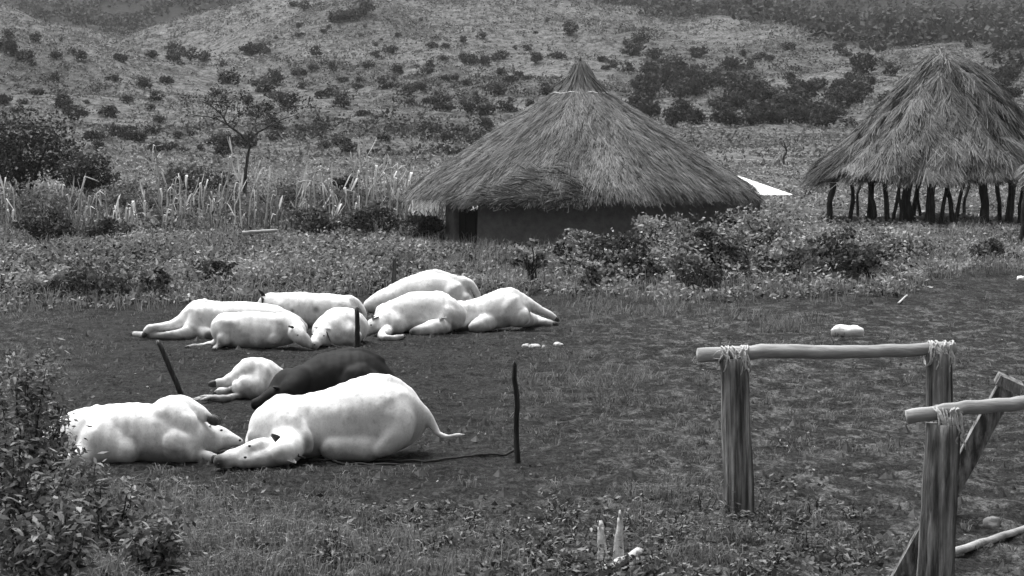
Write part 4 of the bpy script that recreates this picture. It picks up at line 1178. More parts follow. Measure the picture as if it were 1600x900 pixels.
def grass_near():
    rg = np.random.default_rng(11)
    n = 900000
    py = HY + F * H / rg.uniform(F * H / 960, F * H / 470, n) if False else None
    d = rg.uniform(12.2, 41, n); x = rg.uniform(-1, 1, n) * (d * .30 + .8)
    px, pyy = 800 + x / d * F, HY + H / d * F
    dens = blob(px, pyy, GRASS)
    tuft = fbm(x / .35, d / .35, 71, 2); big = fbm(x / 1.6, d / 1.6, 72, 3)
    dens = (dens * .95 + np.where((px > 150) & (px < 860), .001, .008)) * np.clip((tuft - .48) * 5, 0, 1) * np.clip((big - .40) * 4.5, .02, 1.2)
    dens = np.where(in_cow(px, pyy), dens * .15, dens)
    keep = rg.random(n) < dens * np.where(pyy < 770, .55, 1.0)
    x, d, px, pyy, tuft = x[keep], d[keep], px[keep], pyy[keep], tuft[keep]
    m = len(x)
    hgt = (.02 + .055 * rg.random(m) ** 1.5) * (.5 + 1.2 * np.clip((tuft - .42) * 3, 0, 1))
    hgt *= 1 + 2.4 * np.exp(-((px - 260) / 260) ** 2 - ((pyy - 860) / 70) ** 2) + 2.0 * ((pyy < 530) & (px > 860)) + 1.4 * np.exp(-((px - 1090) / 160) ** 2 - ((pyy - 830) / 70) ** 2) + 1.2 * np.exp(-((px - 950) / 120) ** 2 - ((pyy - 600) / 35) ** 2)
    P = np.stack([x, d, terrain(x, d) - .005], 1)
    q = blades(P, hgt, .007 + .0003 * (d - 12), 1.5, rg)
    t = np.clip(.45 + .6 * (fbm(x / 1.2, d / 1.2, 74, 2) - .5) + rg.normal(0, .22, m), 0, 1)
    # separate rough tussocks
    nt_ = 5200; dt = rg.uniform(12.4, 36, nt_); xt = rg.uniform(-1, 1, nt_) * (dt * .29 + .5); pt, qt = 800 + xt / dt * F, HY + H / dt * F
    w_ = np.clip(blob(pt, qt, GRASS) * 1.1 + .12 * (pt > 840), 0, 1) * np.clip((fbm(xt / 1.3, dt / 1.3, 78, 2) - .36) * 4, 0, 1)
    kt = (rg.random(nt_) < w_ * .5) & ~in_cow(pt, qt); xt, dt = xt[kt], dt[kt]; mt = len(xt); kk = 22
    it = np.repeat(np.arange(mt), kk); ra = rg.random(mt * kk) * 6.28; rr = .05 * rg.random(mt * kk) ** .5
    xx, yy = xt[it] + rr * np.cos(ra), dt[it] + rr * np.sin(ra)
    sz = (.05 + .11 * rg.random(mt) ** 1.5)[it] * (.6 + .6 * rg.random(mt * kk))
    qt_ = blades(np.stack([xx, yy, terrain(xx, yy) - .005], 1), sz, .009, 1.3, rg)
    tt = np.clip((.3 + .5 * rg.random(mt))[it] + rg.normal(0, .2, mt * kk), 0, 1)
    # long grass beside the thicket
    n2 = 15000
    px2 = np.concatenate([rg.normal(270, 90, n2 // 2), rg.normal(480, 190, n2 - n2 // 2)]); py2 = rg.uniform(772, 935, n2)
    x2, d2 = (px2 - 800) / F * (H * F / (py2 - HY)), H * F / (py2 - HY)
    nz2 = fbm(x2 / .45, d2 / .45, 79, 2); kp = (rg.random(n2) < np.clip((nz2 - .38) * 5, 0, 1)) & (py2 > 772 + np.abs(px2 - 200) * .18)
    x2, d2, nz2 = x2[kp], d2[kp], nz2[kp]; m2 = len(x2)
    q2 = blades(np.stack([x2, d2, terrain(x2, d2) - .005], 1), .06 + .22 * rg.random(m2) ** 1.4 * np.clip(nz2 * 1.6, .3, 1.2), .008, 1.1, rg)
    t2 = np.clip(.5 + rg.normal(0, .27, m2), 0, 1)
    q = np.concatenate([q, qt_, q2]); t_all = np.concatenate([t, t, tt, tt, t2, t2])
    obj('yard_grass', mesh_np('yard_grass', q, 1, 4, t_all), M['grass'], kind='stuff', label='thin patchy grass growing over the trampled yard', cat='grass')
grass_near()

def clods():
    rg = np.random.default_rng(12)
    n = 44000
    d = rg.uniform(12.5, 42, n); x = rg.uniform(-1, 1, n) * (d * .29 + .6)
    keep = rg.random(n) < np.clip((fbm(x / 1.1, d / 1.1, 81, 3) - .35) * 3, .05, 1)
    x, d = x[keep], d[keep]; n = len(x)
    r = .006 + .024 * rg.random(n) ** 3 + .05 * (rg.random(n) < .05) * rg.random(n)
    C = np.stack([x, d, terrain(x, d) + r * .2], 1)
    dirs = np.array([[1, 0, 0], [0, 1, 0], [-1, 0, 0], [0, -1, 0]], float)
    tris = []
    j = .6 + .8 * rg.random((n, 5))
    top = C + np.stack([0 * r, 0 * r, r * .9 * j[:, 4]], 1)
    for k in range(4):
        a = C + dirs[k] * (r * j[:, k])[:, None]; b = C + dirs[(k + 1) % 4] * (r * j[:, (k + 1) % 4])[:, None]
        a[:, 2] -= r * .4; b[:, 2] -= r * .4
        tris.append(np.stack([a, b, top], 1))
    obj('soil_clods', mesh_np('soil_clods', np.concatenate(tris), 1, 3), mat_plain('clod', .015, .13, 5, .95, .3, .01), kind='stuff', label='crumbs and clods of trampled soil over the yard', cat='soil')
    n = 1300
    d = 12.5 + 28 * rg.random(n) ** 1.3; x = rg.uniform(-1, 1, n) * (d * .29 + .6)
    P = np.stack([x, d, terrain(x, d) + .012], 1)
    q = leaf_quads(P, .036, .8, 1.8, rg)
    obj('leaf_litter', mesh_np('leaf_litter', q, 1, 4, rg.random(n)), M['litter'], kind='stuff', label='scattered dry leaf bits on the bare soil', cat='leaf litter')
clods()

# weeds on the bank between the yard and the huts
def bank_start(px):
    return np.interp(px, [-400, 0, 200, 450, 560, 860, 900, 1150, 1420, 1470, 1600, 2000], [35.5, 36.5, 37.5, 39.0, 39.5, 40.5, 38.5, 38.3, 39.5, 42.5, 43.5, 44])
def weeds_bank():
    rg = np.random.default_rng(13)
    n = 12000
    d = rg.uniform(35, 60, n); x = rg.uniform(-1, 1, n) * (d * .31 + 1)
    px = 800 + x / d * F
    nz = fbm(x / 2.2, d / 2.2, 91, 3)
    keep = (d > bank_start(px) + (nz - .5) * 2.2) & (rg.random(n) < np.clip((nz - .25) * 3, .25, 1))
    keep &= (np.hypot(x - hx, d - hy) > 3.95)
    keep &= ~((np.abs(x - (1062 - 800) / F * 60.5) < 3) & (d > 60))
    x, d, px, nz = x[keep], d[keep], px[keep], nz[keep]
    m = len(x)
    # taller in front of the hut's right half and under the maize, low before the door
    hh = .22 + .38 * rg.random(m) * np.clip(nz * 1.7, .4, 1.2)
    hh *= np.where((px > 880) & (px < 1450), 1.9, 1.15)
    hh *= np.interp(px, [600, 690, 860, 1000, 1220, 1270], [1, .4, .5, .95, .9, .6]) * np.where(d > 49.5, .55, 1)
    hh *= np.clip((d - bank_start(px)) / 2.5, .45, 1)
    k = 20
    ii = np.repeat(np.arange(m), k)
    o = rg.normal(size=(m * k, 3)); o /= np.linalg.norm(o, axis=1, keepdims=True)
    o *= (rg.random(m * k) ** .45)[:, None]
    rad = (.20 + .16 * rg.random(m))[ii]
    zc = hh[ii] * (.45 + .55 * o[:, 2])
    P = np.stack([x[ii] + o[:, 0] * rad, d[ii] + o[:, 1] * rad, terrain(x, d)[ii] + np.maximum(zc, .02)], 1)
    q = leaf_quads(P, .10, .35, 2.0, rg)
    sp = rg.random(m)
    tone = np.clip(.40 + .35 * (sp[ii] - .5) + .15 * o[:, 2] + rg.normal(0, .24, m * k) + .9 * (fbm(x / 1.4, d / 1.4, 99, 2)[ii] - .5), 0, 1)
    # stalky grass among them
    n2 = 34000
    d2 = rg.uniform(36, 58, n2); x2 = rg.uniform(-1, 1, n2) * (d2 * .31 + 1); px2 = 800 + x2 / d2 * F
    nz2 = fbm(x2 / 1.5, d2 / 1.5, 97, 3)
    kp = (d2 > bank_start(px2) - .6 + (nz2 - .5) * 2.5) & (nz2 > .38) & (np.hypot(x2 - hx, d2 - hy) > 3.95)
    x2, d2, nz2 = x2[kp], d2[kp], nz2[kp]; m2 = len(x2)
    Pb = np.stack([x2, d2, terrain(x2, d2) - .01], 1)
    qb = blades(Pb, .18 + .38 * rg.random(m2) * nz2 * 1.6, .016, .8, rg)
    tb = np.clip(.55 + rg.normal(0, .2, m2), 0, 1)
    obj('bank_weeds', mesh_np('bank_weeds', np.concatenate([q, qb]), 1, 4, np.concatenate([tone, tb, tb])), M['weed'], kind='stuff', label='thick low weeds covering the bank between yard and huts', cat='weeds')
    print('weeds', len(q), m2)
weeds_bank()

def mid_field():
    """rank grass and herbs from the maize to the foot of the hills"""
    rg = np.random.default_rng(14)
    n = 21000
    d = 56 + 84 * rg.random(n) ** 1.1; x = rg.uniform(-1, 1, n) * (d * .31 + 2); px = 800 + x / d * F
    nz = fbm(x / 5, d / 7, 101, 4)
    keep = rg.random(n) < np.clip((nz - .30) * 4, .12, 1)
    keep &= np.hypot(x - hx, d - hy) > 4.2
    keep &= ~((np.abs(x - (1062 - 800) / F * 63.7) < 2.9) & (np.abs(d - 63.7) < 2.9))
    x, d, nz, px = x[keep], d[keep], nz[keep], px[keep]; m = len(x); k = 7
    ii = np.repeat(np.arange(m), k)
    o = rg.normal(size=(m * k, 3)); o /= np.linalg.norm(o, axis=1, keepdims=True); o *= (rg.random(m * k) ** .5)[:, None]
    rad = .32; hh = (.25 + .5 * rg.random(m) * nz * 1.6) * np.where((d > 100) & (px > 980), .5, 1) * np.where((d < 70) & (px > 1100), .3, 1)
    P = np.stack([x[ii] + o[:, 0] * rad, d[ii] + o[:, 1] * rad, terrain(x, d)[ii] + np.maximum(hh[ii] * (.45 + .55 * o[:, 2]), .02)], 1)
    q = leaf_quads(P, (.15 + .0015 * (d[ii] - 55)), .2, 2.6, rg)
    tone = np.clip(.42 + .9 * (nz[ii] - .5) + .3 * (rg.random(m)[ii] - .5) + rg.normal(0, .18, m * k), 0, 1)
    obj('field_growth', mesh_np('field_growth', q, 1, 4, tone), M['weed'], kind='stuff', label='rank grass and herbs on the flat field behind the huts', cat='grass')
    # tussocks on the slopes
    n = 44000
    d = 130 + 430 * rg.random(n) ** .85; x = rg.uniform(-1, 1, n) * (d * .30 + 3)
    nz = fbm(x / 16, d / 28, 105, 4)
    keep = rg.random(n) < np.clip((nz - .30) * 3.5, .1, 1)
    x, d, nz = x[keep], d[keep], nz[keep]; m = len(x); k = 5
    ii = np.repeat(np.arange(m), k)
    o = rg.normal(size=(m * k, 3)) * np.array([.5, .5, .18])
    sz = .20 + .0009 * d[ii]
    P = np.stack([x[ii] + o[:, 0], d[ii] + o[:, 1], terrain(x, d)[ii] + np.abs(o[:, 2]) + .08], 1)
    q = leaf_quads(P, sz, .3, 2.2, rg)
    tone = np.clip(.45 + 1.0 * (nz[ii] - .5) + rg.normal(0, .25, m * k), 0, 1)
    obj('slope_tussocks', mesh_np('slope_tussocks', q, 1, 4, tone), M['slope'], kind='stuff', label='tussock grass and low scrub over the far slopes', cat='grass')
mid_field()

# ------------------------------------------------------------------ shrubs and trees on the slopes
DD = np.concatenate([np.arange(60, 300, 1.0), np.arange(300, 1150, 2.5)])
def ray_hit(px, py, dmin=60):
    dd = DD[DD >= dmin]
    x = (px - 800) / F * dd
    z = terrain(x, dd); zr = H - (py - HY) / F * dd
    hit = np.nonzero(z >= zr)[0]
    return float(dd[hit[0]]) if len(hit) else None

def shrub_mesh(seed, n=420, nclump=16, leaf=.2, flat=.75):
    rg = np.random.default_rng(seed)
    P, k, c = crown_pts(n, nclump, .42, .42, .40 * flat, .20, rg)
    P[:, 2] += .36 * flat
    q = leaf_quads(P, leaf * .55, .3, 1.6, rg)
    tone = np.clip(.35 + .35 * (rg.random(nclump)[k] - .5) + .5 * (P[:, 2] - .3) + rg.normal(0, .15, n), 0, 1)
    Vt = []; 
    st = MB()
    for i in range(4):
        a = rg.random() * 6.28
        st.add(tube([(0, 0, -.12), (.06 * math.cos(a), .06 * math.sin(a), .12), (.22 * math.cos(a), .22 * math.sin(a), .4 * flat)], [.03, .022, .01], 4))
    V = np.array(st.V); tri = [f for f in st.F if len(f) == 4]
    q2 = np.array([[V[i] for i in f] for f in tri])
    return mesh_np('shrub_%d' % seed, np.concatenate([q, q2]), 1, 4, np.concatenate([tone, np.zeros(len(q2))]))
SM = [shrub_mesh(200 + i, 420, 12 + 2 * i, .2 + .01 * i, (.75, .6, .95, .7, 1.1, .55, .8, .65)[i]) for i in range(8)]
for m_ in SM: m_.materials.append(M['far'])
cnt = [0]
def put_shrub(px, py, w, label, group, dmin=60, cat='shrub', name='shrub', squash=1.0, mesh=None):
    d = ray_hit(px, py, dmin)
    if d is None: return
    x = (px - 800) / F * d; z = float(terrain(x, d))
    s = w * d / F
    o = bpy.data.objects.new(name, SM[cnt[0] % 8] if mesh is None else mesh); cnt[0] += 1
    col.objects.link(o)
    o.location = (x, d, z - .02 * s); o.scale = (s, s, s * squash * random.uniform(.8, 1.15)); o.rotation_euler = (0, 0, random.uniform(0, 6.28))
    o['label'] = label; o['category'] = cat; o['group'] = group
SL, SG = 'dark rounded shrub scattered on the open grassy hillside', 'scattered hillside shrubs'
KNOWN = [(605, 140, 38), (667, 212, 34), (122, 190, 36), (172, 184, 38), (246, 160, 28), (180, 128, 28), (228, 142, 32), (262, 132, 26), (320, 98, 30), (350, 106, 18), (520, 112, 18),
         (432, 134, 38), (536, 168, 36), (570, 182, 24), (452, 168, 38), (396, 88, 36), (415, 86, 30), (532, 40, 46), (572, 30, 34), (552, 36, 34), (276, 92, 34), (192, 100, 26), (44, 98, 32), (6, 166, 30), (412, 146, 40),
         (360, 132, 40), (300, 96, 30), (240, 92, 24), (130, 98, 24), (90, 92, 24), (20, 88, 34), (4, 80, 30), (18, 62, 26), (610, 86, 26), (478, 20, 24), (460, 14, 18), (495, 90, 22), (470, 60, 18), (640, 150, 26), (700, 130, 30),
         (520, 150, 30), (560, 140, 26), (690, 165, 34), (735, 178, 34), (780, 150, 30), (800, 130, 26), (760, 205, 30), (720, 210, 28), (545, 240, 34), (1000, 72, 34), (985, 90, 40), (1020, 95, 34), (890, 60, 28), (870, 95, 30), (1090, 92, 30), (1140, 110, 34), (1165, 112, 30), (1230, 80, 26), (1310, 86, 24), (1060, 120, 26), (1390, 120, 30), (1240, 112, 20), (1010, 118, 24), (940, 100, 20),
         (1320, 90, 24), (1180, 96, 22), (1565, 140, 26), (1540, 165, 26), (90, 130, 20), (60, 150, 24), (100, 162, 26), (205, 210, 24), (300, 214, 20), (330, 226, 24), (470, 212, 26), (510, 205, 22), (430, 222, 28), (600, 222, 24)]
def shrub_label(px, py, w):
    size = 'small dark shrub' if w < 18 else ('dark rounded shrub' if w < 29 else 'large dark shrub')
    if py < 62: where = 'high on the hill crest'
    elif px < 250: where = 'on the slope above the largest dark tree'
    elif px < 480: where = 'on the slope behind the bare tree'
    elif px < 700: where = 'on the slope between the bare tree and the hut roof'
    elif px < 960: where = 'on the slope rising behind the hut roof'
    elif px < 1370: where = 'on the open slope above the tree belt'
    else: where = 'on the slope behind the big shelter roof'
    return size + ' ' + where
for px, py, w in KNOWN: put_shrub(px, py, w, shrub_label(px, py, w), SG)
rr_ = np.random.default_rng(31)
n_done = len(KNOWN)
while n_done < 290:
    px, py = rr_.uniform(-60, 1660), rr_.uniform(28, 245)
    v = float(fbm(np.array(px / 130), np.array(py / 40), 111, 3))
    if px > 950 and py > 190: continue
    if py < 75 and px > 900: continue
    if px < 380 and py < 60: continue
    if v < .54 and rr_.random() < .86: continue
    w = rr_.uniform(9, 26) * (.6 + py / 260)
    put_shrub(px, py, w, shrub_label(px, py, w), SG); n_done += 1
# band of low trees behind the pale strip
TL, TG = 'dark bushy tree in the belt behind the pale field strip', 'tree belt behind the field strip'
for k in range(95):
    px = rr_.uniform(985, 1350); f = rr_.random()
    top = 128 + 22 * math.sin(px / 60.)
    py = 200 - (200 - top) * f ** 1.2
    w = rr_.uniform(26, 48)
    put_shrub(px, py, w, ('broad dark tree' if w > 37 else 'small dark tree') + (' at the foot of the belt along the pale field strip' if f < .3 else ' inside the tree belt beyond the pale field strip' if f < .7 else ' at the upper edge of the tree belt'), TG, 150, 'tree', 'belt_tree', 1.05)
for k in range(26):
    put_shrub(rr_.uniform(1480, 1640), rr_.uniform(120, 215), rr_.uniform(22, 44), 'dark bushy tree on the slope behind the open shelters', 'trees behind the shelters', 120, 'tree', 'slope_tree', 1.0)

def fold_scrub():
    """dense low scrub filling the folds of the slopes"""
    rg = np.random.default_rng(36)
    n = 26000
    d = rg.uniform(150, 560, n); x = rg.uniform(-1, 1, n) * (d * .31)
    fold = np.clip((fbm(x / 26 + d / 80, d / 34, 15, 4) - .575) * 9, 0, 1)
    kp = rg.random(n) < fold * .42
    x, d = x[kp], d[kp]; m = len(x); k = 18; ii = np.repeat(np.arange(m), k)
    s = .7 + 1.5 * rg.random(m) ** 1.6
    o = rg.normal(size=(m * k, 3)); o /= np.linalg.norm(o, axis=1, keepdims=True); o[:, 2] = np.abs(o[:, 2]) * .8
    P = np.stack([x, d, terrain(x, d)], 1)[ii] + o * (s[ii] * .6 * (.6 + .6 * rg.random(m * k)))[:, None]
    q = leaf_quads(P, .30 * s[ii] ** .5, .3, 1.6, rg)
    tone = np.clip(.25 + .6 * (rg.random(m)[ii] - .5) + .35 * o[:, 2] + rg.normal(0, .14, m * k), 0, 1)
    obj('fold_scrub', mesh_np('fold_scrub', q, 1, 4, tone), M['far'], kind='stuff', label='dense low scrub filling folds of the hillside', cat='scrub')
    print('fold scrub', m)
fold_scrub()
def far_forest():
    rg = np.random.default_rng(33)
    n = 16000
    d = rg.uniform(290, 1050, n); x = rg.uniform(-1, 1, n) * (d * .29)
    fm = forest_mask(x, d)
    keep = rg.random(n) < fm * .85
    x, d = x[keep], d[keep]; m = len(x); k = 20
    ii = np.repeat(np.arange(m), k)
    s = 3.0 + 4.5 * rg.random(m) ** 1.5
    o = rg.normal(size=(m * k, 3)); o /= np.linalg.norm(o, axis=1, keepdims=True); o[:, 2] = np.abs(o[:, 2]) * .85
    o *= (.55 + .45 * rg.random(m * k))[:, None]
    lump = .7 + .6 * vnoise(o[:, 0] * 2.2 + ii * 3.7, o[:, 1] * 2.2 + o[:, 2] * 2, 5)
    P = np.stack([x, d, terrain(x, d) + .1 * s], 1)[ii] + o * (s[ii] * .55 * lump)[:, None]
    q = leaf_quads(P, .44 * s[ii] ** .6, .3, 1.5, rg)
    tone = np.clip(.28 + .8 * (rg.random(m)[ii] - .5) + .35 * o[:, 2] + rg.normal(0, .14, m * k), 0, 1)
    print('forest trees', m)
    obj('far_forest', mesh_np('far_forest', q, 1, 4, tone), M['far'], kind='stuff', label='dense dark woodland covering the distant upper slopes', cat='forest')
far_forest()

# ------------------------------------------------------------------ nearer trees and bushes with trunk and crown
def limb_tree(mb, p, dv, L, r, depth, rg, tips, spread=.75, up=.12):
    n = 5; pts = [np.array(p, float)]; rad = [r]
    d = np.array(dv, float) / np.linalg.norm(dv)
    for i in range(n):
        d = d + rg.normal(0, .16, 3) + [0, 0, up * .3]; d /= np.linalg.norm(d)
        pts.append(pts[-1] + d * L / n); rad.append(r * (1 - .45 * (i + 1) / n))
    mb.add(tube(pts, rad, 6 if depth > 1 else 4, False, .06))
    if depth == 0: tips.append(pts[-1]); tips.append(pts[-3]); return
    k = 2 + (rg.random() < .55)
    for i in range(k):
        nd = d + rg.normal(0, spread, 3) + [0, 0, up]; nd /= np.linalg.norm(nd)
        limb_tree(mb, pts[-1 if i < 2 else -2], nd, L * rg.uniform(.58, .82), rad[-1] * .8, depth - 1, rg, tips, spread, up)

def big_bush(name, label, cat, px, py, d, wpx, hpx, leaves, leaf, mat, seed, group=None, flat=.3):
    s = d / F; x = (px - 800) * s; z = float(terrain(x, d)); w, h_ = wpx * s, hpx * s
    rg = np.random.default_rng(seed)
    t = thing(name, label, cat, (x, d, z), group)
    mb = MB()
    P, k, c = crown_pts(leaves, max(14, leaves // 70), w * .42, w * .40, h_ * .42, w * .14, rg, flat)
    cz = z + h_ * .56
    for i in range(min(9, len(c))):
        e = c[i] * .8 + np.array([x, d, cz])
        pp, rr = subdiv_path([(x + rg.normal(0, .05), d, z - .15), (x + c[i][0] * .3, d + c[i][1] * .3, z + h_ * .3), e], [.05 * h_ * .6, .03 * h_ * .6, .012], 8, .03, seed + i)
        mb.add(tube(pp, rr, 5, False))
    obj('trunk', mb.mesh('trunk'), M['bark'], t)
    q = leaf_quads(P + np.array([x, d, cz]), leaf, .25, 1.9, rg)
    q[..., 2] = np.maximum(q[..., 2], z + .02)
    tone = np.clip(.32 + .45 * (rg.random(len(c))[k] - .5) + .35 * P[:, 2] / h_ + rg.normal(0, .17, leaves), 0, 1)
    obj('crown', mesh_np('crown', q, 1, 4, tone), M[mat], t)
    return t
big_bush('dark_tree', 'largest dark leafy tree at the edge of the maize', 'tree', 40, 300, 80, 205, 132, 6400, .17, 'dark', 301)
big_bush('dark_tree', 'lower rounded dark tree beside the largest dark tree', 'tree', 140, 296, 78, 110, 84, 3000, .15, 'bush', 302)
big_bush('dark_tree', 'dark tree with a pale dead trunk beyond the maize', 'tree', -50, 300, 76, 150, 110, 2500, .17, 'dark', 303)
big_bush('bush', 'dark bush standing alone in the grass at the maize edge', 'bush', 70, 396, 51.5, 92, 66, 1900, .10, 'bush', 304)
big_bush('bush', 'dark bush of the hedge, at its end away from the hut', 'bush', 490, 372, 55, 100, 48, 1500, .11, 'bush', 305, 'hedge by the maize')
big_bush('bush', 'middle bush of the dark hedge by the maize', 'bush', 575, 370, 55.5, 110, 52, 1700, .11, 'bush', 306, 'hedge by the maize')
big_bush('bush', 'bush of the dark hedge, nearest the hut doorway', 'bush', 655, 372, 54.5, 90, 44, 1400, .11, 'bush', 307, 'hedge by the maize')
big_bush('bush', 'low bush beneath the driest maize stalks', 'bush', 165, 378, 54, 90, 40, 1100, .11, 'bush', 308)
big_bush('bush', 'bush behind the maize beneath the bare tree', 'bush', 300, 262, 86, 120, 52, 1500, .17, 'bush', 309)
big_bush('bush', 'small dark bush touching the maize tassels near the hut', 'bush', 548, 262, 84, 60, 36, 800, .16, 'dark', 310)
BANK = [(960, 442, 42.5, 110, 66), (1180, 420, 44.5, 150, 60), (1085, 470, 40, 110, 50), (830, 452, 42, 60, 60), (1300, 440, 43, 110, 46), (1400, 420, 45, 110, 46), (160, 482, 38.5, 170, 52), (1040, 400, 46.5, 130, 56),
        (1000, 455, 41, 90, 60), (1240, 455, 41.5, 100, 56), (1120, 440, 43, 110, 62), (930, 470, 40, 70, 46), (1350, 450, 42, 90, 50), (640, 420, 44, 60, 30), (330, 440, 42, 90, 36), (890, 405, 46, 70, 50), (240, 478, 38.6, 60, 44), (90, 470, 39.5, 90, 42), (1550, 420, 46, 90, 34), (1130, 385, 48, 90, 44)]
for k, (px, py, d, w, h_) in enumerate(BANK):
    big_bush('weedy_clump', 'leafy weed clump on the bank ' + ('before the dry maize' if px < 400 else 'behind the row of cattle' if px < 860 else 'below the hut wall' if px < 1160 else 'between the hut and the big shelter' if px < 1330 else 'below the big shelter posts') + (', standing at the yard edge' if d < 41 else ''), 'bush', px, py, d, w, h_ * 1.15, int(10 * w), .105, 'weed' if k % 2 else 'bush', 330 + k, 'weed clumps on the bank', .5)

def bare_tree():
    d = 85.0; x = (387 - 800) / F * d; z = float(terrain(x, d)); s = d / F
    t = thing('bare_tree', 'crooked nearly bare tree with wide spreading branches above the maize', 'tree', (x, d, z))
    rg = np.random.default_rng(44); mb = MB(); tips = []
    def q(px, py, o=0): return W(px, py, d + o)
    main = [(384, 268), (392, 240), (388, 222)]
    def br(pl, r0, r1, o0, o1, sd):
        pts = [q(p[0], p[1], o0 + (o1 - o0) * i / (len(pl) - 1)) for i, p in enumerate(pl)]
        pp, rr = subdiv_path(pts, np.linspace(r0, r1, len(pts)), 12, .03, sd); rr = rr * .8; mb.add(tube(pp, rr, 6, False, .1))
        return pp, rr
    b = q(384, 262); b[2] = z - .1
    pp, rr = subdiv_path([b] + [q(*p) for p in main], [.085, .075, .06, .045], 12, .05, 1); mb.add(tube(pp, rr, 8, False, .1))
    lim = [([(388, 222), (372, 206), (358, 195), (350, 180), (335, 168), (318, 160)], .075, .02, 0, -.4), ([(388, 220), (404, 208), (420, 198), (440, 188), (462, 180)], .07, .02, 0, .5),
           ([(356, 194), (340, 186), (320, 182), (300, 178)], .04, .012, -.2, -1), ([(352, 184), (356, 165), (350, 150), (344, 140)], .04, .012, -.2, .5), ([(404, 208), (400, 190), (406, 172), (402, 158)], .045, .012, .1, .8),
           ([(420, 198), (428, 180), (446, 172), (456, 172)], .04, .012, .2, 1.0), ([(366, 200), (376, 184), (372, 165), (380, 150)], .035, .01, 0, .8), ([(388, 221), (398, 200), (412, 192), (430, 190)], .03, .01, 0, -.9)]
    for i, (pl, r0, r1, o0, o1) in enumerate(lim):
        pp, rr = br(pl, r0, r1, o0, o1, 10 + i)
        for j in range(5, 12, 2):
            limb_tree(mb, pp[j], rg.normal(0, 1, 3) * [1, 1, .4] + [0, 0, .5], .55, rr[j] * .6, 1, rg, tips, .7, .05)
        tips.append(pp[-1])
    obj('trunk', mb.mesh('bare_tree_trunk'), M['snag'], t)
    P = []
    for tp in tips:
        if rg.random() < .8:
            P.append(tp + rg.normal(0, .12, (13, 3)))
    P = np.concatenate(P)
    obj('crown', mesh_np('bare_tree_leaves', leaf_quads(P, .11, .3, 1.8, rg), 1, 4, rg.random(len(P)) * .6), M['dark'], t)
bare_tree()
def snag(label, px, py0, py1, d, seed, lean):
    x = (px - 800) / F * d; z = float(terrain(x, d)); L = (py0 - py1) * d / F
    t = thing('dead_tree', label, 'dead tree', (x, d, z))
    mb = MB(); rg = np.random.default_rng(seed)
    pts = [(x, d, z - .2), (x - .06, d, z + L * .3), (x + .14, d, z + L * .6), (x + .02, d, z + L * .8), (x + lean, d, z + L)]
    pp, rr = subdiv_path(pts, [.09, .08, .075, .06, .03], 14, .025, seed); mb.add(tube(pp, rr, 7, True, .1))
    obj('trunk', mb.mesh('snag'), M['snag'], t)
    m2 = MB()
    for sgn in (-1, 1):
        pp2, r2 = subdiv_path([pp[9], pp[9] + np.array([sgn * .22, .05, .2]), pp[9] + np.array([sgn * .35, .1, .55])], [.05, .035, .012], 8, .02, seed + sgn)
        m2.add(tube(pp2, r2, 5, True, .1))
    obj('branch', m2.mesh('snag_branch'), M['snag'], t)
snag('thin crooked dead tree alone on the pale field strip', 1225, 216, 176, 135, 51, -.1)
big_bush('bush', 'dark leafy bush against the big shelter roof', 'bush', 1352, 214, 130, 34, 48, 500, .22, 'dark', 311)

